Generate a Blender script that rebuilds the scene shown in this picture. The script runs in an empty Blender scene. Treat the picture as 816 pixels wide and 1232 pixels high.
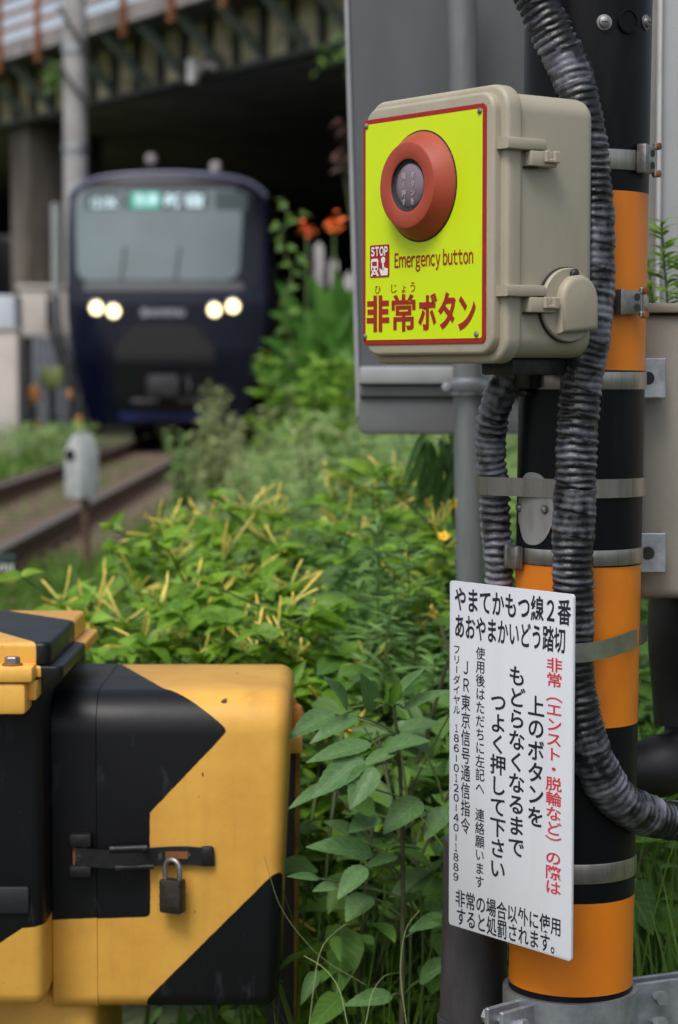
import bpy, bmesh, math, random
import numpy as np
from mathutils import Vector, Matrix

random.seed(7)
rng = np.random.default_rng(11)
S = bpy.context.scene
COL = S.collection

# ------------------------------------------------------------------ camera
F, CX, CY, HOR = 2610.0, 408.0, 616.0, 450.0      # focal length and horizon in photo pixels
PITCH = math.atan((CY - HOR) / F)
CAM = Vector((0, 0, 1.03))                        # 1.03 m above the rails
cd = bpy.data.cameras.new('camera')
cam = bpy.data.objects.new('camera', cd)
COL.objects.link(cam)
cam.location = CAM
cam.rotation_euler = (math.pi / 2 - PITCH, 0, 0)
cd.sensor_fit = 'VERTICAL'
cd.sensor_height = 23.6
cd.sensor_width = 15.6
cd.lens = F / 1232 * 23.6
cd.clip_start = 0.05
cd.clip_end = 2000
cd.dof.use_dof = True
cd.dof.focus_distance = 2.34
cd.dof.aperture_fstop = 4.2
S.camera = cam

# ------------------------------------------------------------------ sky, sun, exposure
SUN_EL, SUN_AZ = math.radians(58), math.radians(205)   # high, behind and a little left of the camera
W = bpy.data.worlds.new('World')
S.world = W
W.use_nodes = True
nt = W.node_tree
bg = nt.nodes['Background']
sky = nt.nodes.new('ShaderNodeTexSky')
sky.sky_type = 'NISHITA'
sky.sun_disc = False
sky.sun_elevation = SUN_EL
sky.sun_rotation = SUN_AZ
sky.dust_density = 4.0
hs = nt.nodes.new('ShaderNodeHueSaturation')
hs.inputs['Saturation'].default_value = 0.62
nt.links.new(sky.outputs[0], hs.inputs['Color'])
nt.links.new(hs.outputs[0], bg.inputs['Color'])
bg.inputs['Strength'].default_value = 0.115
sd = bpy.data.lights.new('sun', 'SUN')
sun = bpy.data.objects.new('sun', sd)
COL.objects.link(sun)
sd.energy = 1.25
sd.angle = math.radians(22)
sd.color = (1.0, 0.98, 0.95)
sv = Vector((math.sin(SUN_AZ) * math.cos(SUN_EL), math.cos(SUN_AZ) * math.cos(SUN_EL), math.sin(SUN_EL)))
sun.rotation_euler = sv.to_track_quat('Z', 'Y').to_euler()
S.view_settings.view_transform = 'Standard'
S.view_settings.look = 'None'
S.view_settings.exposure = 0.5
S.view_settings.gamma = 1.0
S.render.engine = 'CYCLES'
S.cycles.use_denoising = True
S.cycles.max_bounces = 6
S.cycles.transparent_max_bounces = 6
S.cycles.caustics_reflective = False
S.cycles.caustics_refractive = False

# ------------------------------------------------------------------ measuring helpers
FW = Vector((0, math.cos(PITCH), -math.sin(PITCH)))
UPV = Vector((0, math.sin(PITCH), math.cos(PITCH)))


def ray(px, py):
    return FW + Vector((1, 0, 0)) * ((px - CX) / F) + UPV * ((CY - py) / F)


def P(px, py, Y):
    """the world point that is Y metres ahead of the camera on that sight line"""
    d = ray(px, py)
    return CAM + d * (Y / d.y)


class Frame:
    """a place to build in: origin and a heading about the vertical"""
    def __init__(s, o, ang=0.0):
        s.o = Vector(o)
        s.ang = ang
        s.x = Vector((math.cos(ang), math.sin(ang), 0))
        s.y = Vector((-math.sin(ang), math.cos(ang), 0))

    def hit(s, px, py, yl=0.0):
        d = ray(px, py)
        o = s.o + s.y * yl
        t = (o - CAM).dot(s.y) / d.dot(s.y)
        q = CAM + d * t - s.o
        return q.dot(s.x), q.z


# ------------------------------------------------------------------ materials
MATS = {}


def mat(name, col, rough=0.5, metal=0.0, var=0.0, scale=20.0, bump=0.0, bscale=80.0, col2=None, thr=None, spec=0.5,
        coat=0.0, stretch=None, coords='Object'):
    if name in MATS:
        return MATS[name]
    m = bpy.data.materials.new(name)
    m.use_nodes = True
    n, l = m.node_tree.nodes, m.node_tree.links
    p = n['Principled BSDF']
    p.inputs['Roughness'].default_value = rough
    p.inputs['Metallic'].default_value = metal
    p.inputs['Specular IOR Level'].default_value = spec
    p.inputs['Coat Weight'].default_value = coat
    p.inputs['Base Color'].default_value = (*col, 1)
    tc = n.new('ShaderNodeTexCoord')
    src = tc.outputs[coords]
    if stretch:
        mp = n.new('ShaderNodeMapping')
        mp.inputs['Scale'].default_value = stretch
        l.new(src, mp.inputs[0])
        src = mp.outputs[0]
    if var or col2:
        nz = n.new('ShaderNodeTexNoise')
        nz.inputs['Scale'].default_value = scale
        nz.inputs['Detail'].default_value = 6
        nz.inputs['Roughness'].default_value = 0.65
        l.new(src, nz.inputs['Vector'])
        r = n.new('ShaderNodeValToRGB')
        c2 = col2 if col2 else tuple(max(0, c * (1 - var)) for c in col)
        c1 = col if col2 else tuple(min(1, c * (1 + var)) for c in col)
        a, b = thr if thr else (0.35, 0.65)
        r.color_ramp.elements[0].position = a
        r.color_ramp.elements[0].color = (*c1, 1)
        r.color_ramp.elements[1].position = b
        r.color_ramp.elements[1].color = (*c2, 1)
        l.new(nz.outputs['Fac'], r.inputs[0])
        l.new(r.outputs[0], p.inputs['Base Color'])
        rr = n.new('ShaderNodeMapRange')
        rr.inputs['To Min'].default_value = max(0.03, rough - 0.1)
        rr.inputs['To Max'].default_value = min(1, rough + 0.12)
        l.new(nz.outputs['Fac'], rr.inputs['Value'])
        l.new(rr.outputs[0], p.inputs['Roughness'])
    if bump:
        nb = n.new('ShaderNodeTexNoise')
        nb.inputs['Scale'].default_value = bscale
        nb.inputs['Detail'].default_value = 4
        l.new(src, nb.inputs['Vector'])
        bp = n.new('ShaderNodeBump')
        bp.inputs['Strength'].default_value = bump
        bp.inputs['Distance'].default_value = 0.002
        l.new(nb.outputs['Fac'], bp.inputs['Height'])
        l.new(bp.outputs[0], p.inputs['Normal'])
    MATS[name] = m
    return m


def emis(name, col, strength):
    if name in MATS:
        return MATS[name]
    m = bpy.data.materials.new(name)
    m.use_nodes = True
    p = m.node_tree.nodes['Principled BSDF']
    p.inputs['Base Color'].default_value = (*col, 1)
    p.inputs['Emission Color'].default_value = (*col, 1)
    p.inputs['Emission Strength'].default_value = strength
    MATS[name] = m
    return m


def leafmat(name, c_dark, c_light, rough=0.5, trans=0.3, vein=0.35):
    """leaf: attribute leaf_uvw holds across, along, one random number per leaf"""
    m = bpy.data.materials.new(name)
    m.use_nodes = True
    n, l = m.node_tree.nodes, m.node_tree.links
    p = n['Principled BSDF']
    out = n['Material Output']
    at = n.new('ShaderNodeAttribute')
    at.attribute_name = 'leaf_uvw'
    sx = n.new('ShaderNodeSeparateXYZ')
    l.new(at.outputs['Vector'], sx.inputs[0])
    ra = n.new('ShaderNodeMix')
    ra.data_type = 'RGBA'
    ra.inputs[6].default_value = (*c_dark, 1)
    ra.inputs[7].default_value = (*c_light, 1)
    l.new(sx.outputs[2], ra.inputs[0])
    ab = n.new('ShaderNodeMath'); ab.operation = 'ABSOLUTE'
    l.new(sx.outputs[0], ab.inputs[0])
    mid = n.new('ShaderNodeMapRange')
    mid.inputs['From Min'].default_value = 0.02
    mid.inputs['From Max'].default_value = 0.09
    mid.inputs['To Min'].default_value = 1
    mid.inputs['To Max'].default_value = 0
    l.new(ab.outputs[0], mid.inputs['Value'])
    m1 = n.new('ShaderNodeMath'); m1.operation = 'MULTIPLY'; m1.inputs[1].default_value = 46
    l.new(sx.outputs[1], m1.inputs[0])
    m2 = n.new('ShaderNodeMath'); m2.operation = 'MULTIPLY_ADD'; m2.inputs[1].default_value = -13
    l.new(ab.outputs[0], m2.inputs[0]); l.new(m1.outputs[0], m2.inputs[2])
    sn = n.new('ShaderNodeMath'); sn.operation = 'SINE'
    l.new(m2.outputs[0], sn.inputs[0])
    sv_ = n.new('ShaderNodeMapRange')
    sv_.inputs['From Min'].default_value = 0.86
    sv_.inputs['From Max'].default_value = 1.0
    l.new(sn.outputs[0], sv_.inputs['Value'])
    mx = n.new('ShaderNodeMath'); mx.operation = 'MAXIMUM'
    l.new(mid.outputs[0], mx.inputs[0]); l.new(sv_.outputs[0], mx.inputs[1])
    mv = n.new('ShaderNodeMath'); mv.operation = 'MULTIPLY'; mv.inputs[1].default_value = vein
    l.new(mx.outputs[0], mv.inputs[0])
    vc = n.new('ShaderNodeMix'); vc.data_type = 'RGBA'
    l.new(mv.outputs[0], vc.inputs[0]); l.new(ra.outputs[2], vc.inputs[6])
    vc.inputs[7].default_value = (*[min(1, c * 1.7 + 0.02) for c in c_light], 1)
    nz = n.new('ShaderNodeTexNoise'); nz.inputs['Scale'].default_value = 30; nz.inputs['Detail'].default_value = 4
    hsv = n.new('ShaderNodeHueSaturation')
    mr = n.new('ShaderNodeMapRange'); mr.inputs['To Min'].default_value = 0.62; mr.inputs['To Max'].default_value = 1.38
    l.new(nz.outputs['Fac'], mr.inputs['Value']); l.new(mr.outputs[0], hsv.inputs['Value'])
    l.new(vc.outputs[2], hsv.inputs['Color'])
    l.new(hsv.outputs[0], p.inputs['Base Color'])
    p.inputs['Roughness'].default_value = rough
    p.inputs['Specular IOR Level'].default_value = 0.4
    bp = n.new('ShaderNodeBump'); bp.inputs['Strength'].default_value = 0.35; bp.inputs['Distance'].default_value = 0.002
    bp.invert = True
    l.new(mx.outputs[0], bp.inputs['Height']); l.new(bp.outputs[0], p.inputs['Normal'])
    tr = n.new('ShaderNodeBsdfTranslucent')
    h2 = n.new('ShaderNodeHueSaturation'); h2.inputs['Value'].default_value = 1.6; h2.inputs['Hue'].default_value = 0.485
    l.new(hsv.outputs[0], h2.inputs['Color']); l.new(h2.outputs[0], tr.inputs['Color'])
    ms = n.new('ShaderNodeMixShader'); ms.inputs[0].default_value = trans
    l.new(p.outputs[0], ms.inputs[1]); l.new(tr.outputs[0], ms.inputs[2])
    l.new(ms.outputs[0], out.inputs['Surface'])
    MATS[name] = m
    return m


def paintmat(name, base, black, regions, svec, rough=0.38):
    """two-colour hazard paint: black where any region (list of half planes a*x + b*s + c > 0) holds; s = svec . position"""
    m = bpy.data.materials.new(name)
    m.use_nodes = True
    n, l = m.node_tree.nodes, m.node_tree.links
    p = n['Principled BSDF']
    tc = n.new('ShaderNodeTexCoord')
    wob = n.new('ShaderNodeTexNoise'); wob.inputs['Scale'].default_value = 60; wob.inputs['Detail'].default_value = 3
    l.new(tc.outputs['Object'], wob.inputs['Vector'])
    wb = n.new('ShaderNodeMath'); wb.operation = 'MULTIPLY_ADD'; wb.inputs[1].default_value = 0.0022; wb.inputs[2].default_value = -0.0011
    l.new(wob.outputs['Fac'], wb.inputs[0])
    total = None
    for reg in regions:
        cur = None
        for (a, b, c) in reg:
            d = n.new('ShaderNodeVectorMath'); d.operation = 'DOT_PRODUCT'
            k = math.hypot(a, b)
            a, b, c = a / k, b / k, c / k
            d.inputs[1].default_value = (a + b * svec[0], b * svec[1], b * svec[2])
            l.new(tc.outputs['Object'], d.inputs[0])
            ad = n.new('ShaderNodeMath'); ad.operation = 'ADD'; ad.inputs[1].default_value = c
            l.new(d.outputs['Value'], ad.inputs[0])
            if cur is None:
                cur = ad.outputs[0]
            else:
                mn = n.new('ShaderNodeMath'); mn.operation = 'SMOOTH_MIN'; mn.inputs[2].default_value = 0.012
                l.new(cur, mn.inputs[0]); l.new(ad.outputs[0], mn.inputs[1])
                cur = mn.outputs[0]
        if total is None:
            total = cur
        else:
            mxx = n.new('ShaderNodeMath'); mxx.operation = 'MAXIMUM'
            l.new(total, mxx.inputs[0]); l.new(cur, mxx.inputs[1])
            total = mxx.outputs[0]
    tw = n.new('ShaderNodeMath'); tw.operation = 'ADD'
    l.new(total, tw.inputs[0]); l.new(wb.outputs[0], tw.inputs[1])
    ed = n.new('ShaderNodeMapRange'); ed.inputs['From Min'].default_value = -0.0006; ed.inputs['From Max'].default_value = 0.0006
    l.new(tw.outputs[0], ed.inputs['Value'])
    # yellow with grime, black with scuffs
    nz = n.new('ShaderNodeTexNoise'); nz.inputs['Scale'].default_value = 7; nz.inputs['Detail'].default_value = 8; nz.inputs['Roughness'].default_value = 0.7
    l.new(tc.outputs['Object'], nz.inputs['Vector'])
    yr = n.new('ShaderNodeValToRGB')
    yr.color_ramp.elements[0].position = 0.3; yr.color_ramp.elements[0].color = (base[0] * 0.8, base[1] * 0.72, base[2] * 0.7, 1)
    yr.color_ramp.elements[1].position = 0.6; yr.color_ramp.elements[1].color = (*base, 1)
    l.new(nz.outputs['Fac'], yr.inputs[0])
    ms = n.new('ShaderNodeMapping'); ms.inputs['Scale'].default_value = (42, 42, 3.0)
    l.new(tc.outputs['Object'], ms.inputs[0])
    st = n.new('ShaderNodeTexNoise'); st.inputs['Scale'].default_value = 1.0; st.inputs['Detail'].default_value = 5; st.inputs['Roughness'].default_value = 0.6
    l.new(ms.outputs[0], st.inputs['Vector'])
    sr = n.new('ShaderNodeMapRange'); sr.inputs['From Min'].default_value = 0.52; sr.inputs['From Max'].default_value = 0.80; sr.inputs['To Max'].default_value = 0.35
    l.new(st.outputs['Fac'], sr.inputs['Value'])
    ys = n.new('ShaderNodeMix'); ys.data_type = 'RGBA'; ys.inputs[7].default_value = (base[0] * 0.52, base[1] * 0.46, base[2] * 0.6, 1)
    l.new(sr.outputs[0], ys.inputs[0]); l.new(yr.outputs[0], ys.inputs[6])
    ch = n.new('ShaderNodeTexNoise'); ch.inputs['Scale'].default_value = 75; ch.inputs['Detail'].default_value = 2
    l.new(tc.outputs['Object'], ch.inputs['Vector'])
    cr = n.new('ShaderNodeMapRange'); cr.inputs['From Min'].default_value = 0.735; cr.inputs['From Max'].default_value = 0.75
    l.new(ch.outputs['Fac'], cr.inputs['Value'])
    ymx = n.new('ShaderNodeMix'); ymx.data_type = 'RGBA'; ymx.inputs[7].default_value = (0.06, 0.035, 0.02, 1)
    l.new(cr.outputs[0], ymx.inputs[0]); l.new(ys.outputs[2], ymx.inputs[6])
    mp = n.new('ShaderNodeMapping'); mp.inputs['Scale'].default_value = (16, 5, 5)
    l.new(tc.outputs['Object'], mp.inputs[0])
    sc = n.new('ShaderNodeTexNoise'); sc.inputs['Scale'].default_value = 2.4; sc.inputs['Detail'].default_value = 7; sc.inputs['Roughness'].default_value = 0.72
    l.new(mp.outputs[0], sc.inputs['Vector'])
    br = n.new('ShaderNodeValToRGB')
    br.color_ramp.elements[0].position = 0.58; br.color_ramp.elements[0].color = (*black, 1)
    br.color_ramp.elements[1].position = 0.9; br.color_ramp.elements[1].color = (0.055, 0.065, 0.085, 1)
    l.new(sc.outputs['Fac'], br.inputs[0])
    mx2 = n.new('ShaderNodeMix'); mx2.data_type = 'RGBA'
    l.new(ed.outputs[0], mx2.inputs[0]); l.new(ymx.outputs[2], mx2.inputs[6]); l.new(br.outputs[0], mx2.inputs[7])
    l.new(mx2.outputs[2], p.inputs['Base Color'])
    p.inputs['Specular IOR Level'].default_value = 0.34
    rr = n.new('ShaderNodeMapRange'); rr.inputs['To Min'].default_value = rough - 0.08; rr.inputs['To Max'].default_value = rough + 0.2
    l.new(nz.outputs['Fac'], rr.inputs['Value']); l.new(rr.outputs[0], p.inputs['Roughness'])
    b2 = n.new('ShaderNodeTexNoise'); b2.inputs['Scale'].default_value = 160; b2.inputs['Detail'].default_value = 3
    l.new(tc.outputs['Object'], b2.inputs['Vector'])
    bp = n.new('ShaderNodeBump'); bp.inputs['Strength'].default_value = 0.12; bp.inputs['Distance'].default_value = 0.001
    l.new(b2.outputs['Fac'], bp.inputs['Height']); l.new(bp.outputs[0], p.inputs['Normal'])
    MATS[name] = m
    return m


# ------------------------------------------------------------------ mesh builder
TXT = {}


def glyph_area(v, f):
    a = 0.0
    for q in f:
        for i in range(1, len(q) - 1):
            (x0, y0), (x1, y1), (x2, y2) = v[q[0]], v[q[i]], v[q[i + 1]]
            a += abs((x1 - x0) * (y2 - y0) - (x2 - x0) * (y1 - y0)) / 2
    return a


def glyphs(s, off):
    if off and len(s) == 1:
        v0, f0 = raw_glyphs(s, 0.0)
        a0 = glyph_area(v0, f0)
        for o in (off, off * 0.6, off * 1.4, off * 0.3):
            v, f = raw_glyphs(s, o)
            if 1.0 < glyph_area(v, f) / a0 < 1 + 40 * o + 0.2:
                return v, f
        return v0, f0
    return raw_glyphs(s, off)


def raw_glyphs(s, off):
    if (s, off) in TXT:
        return TXT[(s, off)]
    c = bpy.data.curves.new('lettering', 'FONT')
    c.body = s
    c.size = 1
    c.offset = off
    c.resolution_u = 4
    o = bpy.data.objects.new('lettering', c)
    COL.objects.link(o)
    bpy.context.view_layer.update()
    me = bpy.data.meshes.new_from_object(o.evaluated_get(bpy.context.evaluated_depsgraph_get()))
    v = [(q.co.x, q.co.y) for q in me.vertices]
    f = [tuple(q.vertices) for q in me.polygons]
    bpy.data.objects.remove(o)
    bpy.data.curves.remove(c)
    bpy.data.meshes.remove(me)
    TXT[(s, off)] = (v, f)
    return v, f


def spline(pts, step):
    """smooth points along a Catmull-Rom curve"""
    pts = [Vector(p) for p in pts]
    pts = [pts[0] * 2 - pts[1]] + pts + [pts[-1] * 2 - pts[-2]]
    out = []
    for i in range(1, len(pts) - 2):
        p0, p1, p2, p3 = pts[i - 1:i + 3]
        n = max(2, int((p2 - p1).length / step))
        for k in range(n):
            t = k / n
            out.append(0.5 * (2 * p1 + (p2 - p0) * t + (2 * p0 - 5 * p1 + 4 * p2 - p3) * t * t + (3 * p1 - p0 - 3 * p2 + p3) * t ** 3))
    out.append(pts[-2])
    return out


def rrect(x0, x1, y0, y1, r, n=6):
    pts = []
    for cx, cy, a in ((x1 - r, y1 - r, 0), (x0 + r, y1 - r, 90), (x0 + r, y0 + r, 180), (x1 - r, y0 + r, 270)):
        for k in range(n + 1):
            t = math.radians(a + 90 * k / n)
            pts.append((cx + r * math.cos(t), cy + r * math.sin(t)))
    return pts


def circ(cx, cy, r, n=24):
    return [(cx + r * math.cos(2 * math.pi * k / n), cy + r * math.sin(2 * math.pi * k / n)) for k in range(n)]


class B:
    def __init__(s):
        s.v, s.f, s.m, s.mats = [], [], [], []

    def mi(s, m):
        if m not in s.mats:
            s.mats.append(m)
        return s.mats.index(m)

    def add(s, v, f, m, M=None):
        o = len(s.v)
        s.v += [tuple(M @ Vector(q)) if M else tuple(q) for q in v]
        s.f += [tuple(i + o for i in q) for q in f]
        s.m += [s.mi(m)] * len(f)

    def add_bm(s, bm, m, M=None):
        bm.verts.index_update()
        s.add([q.co[:] for q in bm.verts], [[q.index for q in f.verts] for f in bm.faces], m, M)
        bm.free()

    def box(s, x0, x1, y0, y1, z0, z1, m, bev=0.0, seg=2, M=None):
        bm = bmesh.new()
        bmesh.ops.create_cube(bm, size=1)
        for q in bm.verts:
            q.co = Vector(((x0 + x1) / 2 + q.co.x * (x1 - x0), (y0 + y1) / 2 + q.co.y * (y1 - y0), (z0 + z1) / 2 + q.co.z * (z1 - z0)))
        if bev:
            bmesh.ops.bevel(bm, geom=bm.edges[:], offset=bev, segments=seg, affect='EDGES', profile=0.5)
        s.add_bm(bm, m, M)

    def prism(s, poly, plane, d0, d1, m, bev0=0.0, bev1=0.0, seg=3, M=None):
        """polygon swept from d0 to d1; bev rounds the rim at that end"""
        bm = bmesh.new()
        def put(a, b, d):
            return bm.verts.new({'xz': (a, d, b), 'xy': (a, b, d), 'yz': (d, a, b)}[plane])
        r0 = [put(a, b, d0) for a, b in poly]
        r1 = [put(a, b, d1) for a, b in poly]
        n = len(poly)
        f0 = bm.faces.new(r0)
        f1 = bm.faces.new(r1[::-1])
        for i in range(n):
            bm.faces.new((r0[i], r1[i], r1[(i + 1) % n], r0[(i + 1) % n]))
        bmesh.ops.recalc_face_normals(bm, faces=bm.faces[:])
        e0, e1 = list(f0.edges), list(f1.edges)
        if bev0:
            bmesh.ops.bevel(bm, geom=e0, offset=bev0, segments=seg, affect='EDGES', profile=0.5)
        if bev1:
            e1 = [e for e in e1 if e.is_valid]
            bmesh.ops.bevel(bm, geom=e1, offset=bev1, segments=seg, affect='EDGES', profile=0.5)
        s.add_bm(bm, m, M)

    def tube(s, pts, r, m, n=16, caps=True):
        pts = [Vector(p) for p in pts]
        k = len(pts)
        rs = r if isinstance(r, (list, tuple)) else [r] * k
        t0 = (pts[1] - pts[0]).normalized()
        up = Vector((0, 0, 1)) if abs(t0.z) < 0.9 else Vector((1, 0, 0))
        a = t0.cross(up).normalized()
        v, f = [], []
        for i in range(k):
            t = (pts[min(i + 1, k - 1)] - pts[max(i - 1, 0)]).normalized()
            a = (a - t * a.dot(t)).normalized()
            b = t.cross(a)
            for j in range(n):
                an = 2 * math.pi * j / n
                rr = rs[i] if not callable(rs[i]) else rs[i](an)
                v.append(pts[i] + (a * math.cos(an) + b * math.sin(an)) * rr)
        for i in range(k - 1):
            for j in range(n):
                f.append((i * n + j, i * n + (j + 1) % n, (i + 1) * n + (j + 1) % n, (i + 1) * n + j))
        if caps:
            f.append(tuple(range(n))[::-1])
            f.append(tuple((k - 1) * n + j for j in range(n)))
        s.add(v, f, m)

    def ribbon(s, pts, w, th, m, up=(0, 0, 1)):
        """flat strap: width along up, thickness across"""
        pts = [Vector(p) for p in pts]
        up = Vector(up)
        v, f = [], []
        k = len(pts)
        for i in range(k):
            t = (pts[min(i + 1, k - 1)] - pts[max(i - 1, 0)]).normalized()
            u = (up - t * up.dot(t)).normalized()
            nn = t.cross(u)
            for a, b in ((-1, -1), (1, -1), (1, 1), (-1, 1)):
                v.append(pts[i] + u * (a * w / 2) + nn * (b * th / 2))
        for i in range(k - 1):
            for j in range(4):
                f.append((i * 4 + j, i * 4 + (j + 1) % 4, (i + 1) * 4 + (j + 1) % 4, (i + 1) * 4 + j))
        f.append((3, 2, 1, 0))
        f.append(tuple((k - 1) * 4 + j for j in range(4)))
        s.add(v, f, m)

    def lathe(s, prof, M, m, n=32, caps=True):
        v, f = [], []
        for r, h in prof:
            for j in range(n):
                a = 2 * math.pi * j / n
                v.append((r * math.cos(a), r * math.sin(a), h))
        k = len(prof)
        for i in range(k - 1):
            for j in range(n):
                f.append((i * n + j, i * n + (j + 1) % n, (i + 1) * n + (j + 1) % n, (i + 1) * n + j))
        if prof[0][0] > 1e-6 and caps:
            f.append(tuple(range(n))[::-1])
        if prof[-1][0] > 1e-6 and caps:
            f.append(tuple((k - 1) * n + j for j in range(n)))
        s.add(v, f, m, M)

    def text(s, st, x0, x1, z0, z1, y, m, off=0.0, em=True, rot=False, flip=1):
        """lettering on a plane y = const; em: fit the em box, else fit the outline"""
        v, f = glyphs(st, off)
        if rot:
            v = [(0.5 + (b - 0.38), 0.38 - (a - 0.5)) for a, b in v]
        if em:
            n = sum(1.0 if ord(c) > 255 else 0.56 for c in st)
            ax0, ax1, ay0, ay1 = 0.0, n, -0.12, 0.88
        else:
            ax0, ax1 = min(a for a, b in v), max(a for a, b in v)
            ay0, ay1 = min(b for a, b in v), max(b for a, b in v)
        w = [(x0 + (a - ax0) / (ax1 - ax0) * (x1 - x0), y, z0 + (b - ay0) / (ay1 - ay0) * (z1 - z0)) for a, b in v]
        s.add(w, f, m)

    def latin(s, st, x0, x1, z0, z1, y, m, off=0.0, gap=0.075, space=0.26):
        """narrow sans lettering set letter by letter; z0 is the baseline, z1 the cap height"""
        pen, parts = 0.0, []
        for ch in st:
            if ch == ' ':
                pen += space
                continue
            v, f = glyphs(chr(ord(ch) + 0xFEE0), off)
            a0, a1 = min(q[0] for q in v), max(q[0] for q in v)
            parts.append((pen - a0, v, f))
            pen += a1 - a0 + gap
        k = (x1 - x0) / (pen - gap)
        kz = (z1 - z0) / 0.735
        for dx, v, f in parts:
            s.add([(x0 + (a + dx) * k, y, z0 + c * kz) for a, c in v], f, m)

    def build(s, name, parent=None, angle=35, attr=None):
        me = bpy.data.meshes.new(name)
        me.from_pydata(s.v, [], s.f)
        for q in s.mats:
            me.materials.append(q)
        me.polygons.foreach_set('material_index', s.m)
        me.polygons.foreach_set('use_smooth', [True] * len(s.f))
        me.set_sharp_from_angle(angle=math.radians(angle))
        me.update()
        return link(name, me, parent)


def link(name, me, parent=None):
    o = bpy.data.objects.new(name, me)
    COL.objects.link(o)
    if parent:
        o.parent = parent
    return o


def tag(o, label, cat, group=None, kind=None):
    if label:
        o['label'] = label
    if cat:
        o['category'] = cat
    if group:
        o['group'] = group
    if kind:
        o['kind'] = kind
    return o


def thing(name, label, cat, loc=(0, 0, 0), rz=0.0, group=None):
    o = bpy.data.objects.new(name, None)
    o.empty_display_size = 0.1
    COL.objects.link(o)
    o.location = loc
    o.rotation_euler = (0, 0, rz)
    return tag(o, label, cat, group)


def struct(b, name, label=None):
    o = b.build(name)
    o['kind'] = 'structure'
    tag(o, label, name.replace('_', ' '))
    return o


def toward(d):
    """matrix turning +Z to direction d"""
    return Vector(d).to_track_quat('Z', 'Y').to_matrix().to_4x4()


# ------------------------------------------------------------------ leaves (numpy, many at once)
def leaf_template(rows, shape, fold=0.25, droop=0.25, serr=0.0):
    """verts (x across -1..1, y along 0..1, z), faces, uv"""
    v, f = [], []
    for i in range(rows + 1):
        t = i / rows
        w = {'ovate': (math.sin(math.pi * t ** 0.75) ** 0.8) * (1 - 0.25 * t),
             'lance': math.sin(math.pi * t ** 0.8) ** 0.9,
             'blade': (1 - t) ** 0.6,
             'round': math.sin(math.pi * min(1, t * 0.98 + 0.01)) ** 0.55}[shape]
        w = max(w, 0.03)
        if serr and 0 < i < rows:
            w *= 1 + serr * (1 if i % 2 else -1)
        z = -droop * t * t
        for xx in (-1, -0.5, 0, 0.5, 1):
            v.append((xx * w, t, z + 0.012 * math.sin(9 * t + 3 * xx), fold * w * (abs(xx) ** 1.2)))
    for i in range(rows):
        for j in range(4):
            a = i * 5 + j
            f.append((a, a + 1, a + 6, a + 5))
    uv = [(xx, i / rows) for i in range(rows + 1) for xx in (-1, -0.5, 0, 0.5, 1)]
    return np.array(v), np.array(f), np.array(uv)


def slim_template(rows, shape, fold=0.2, droop=0.3):
    v, f = [], []
    for i in range(rows + 1):
        t = i / rows
        w = {'ovate': (math.sin(math.pi * t ** 0.75) ** 0.8) * (1 - 0.25 * t),
             'lance': math.sin(math.pi * t ** 0.8) ** 0.9,
             'blade': (1 - t) ** 0.6}[shape]
        w = max(w, 0.03)
        for xx in (-1, 0, 1):
            v.append((xx * w, t, -droop * t * t, fold * w * abs(xx)))
    for i in range(rows):
        for j in range(2):
            a = i * 3 + j
            f.append((a, a + 1, a + 4, a + 3))
    uv = [(xx, i / rows) for i in range(rows + 1) for xx in (-1, 0, 1)]
    return np.array(v), np.array(f), np.array(uv)


T_OVATE = leaf_template(9, 'ovate', 0.22, 0.25)
T_HERO = leaf_template(18, 'ovate', 0.2, 0.16, 0.035)
T_MID = slim_template(5, 'ovate', 0.25, 0.25)
T_LANCE = slim_template(5, 'lance', 0.2, 0.35)
T_BLADE = slim_template(8, 'blade', 0.25, 0.75)
T_TINY = slim_template(2, 'lance', 0.2, 0.2)


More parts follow.
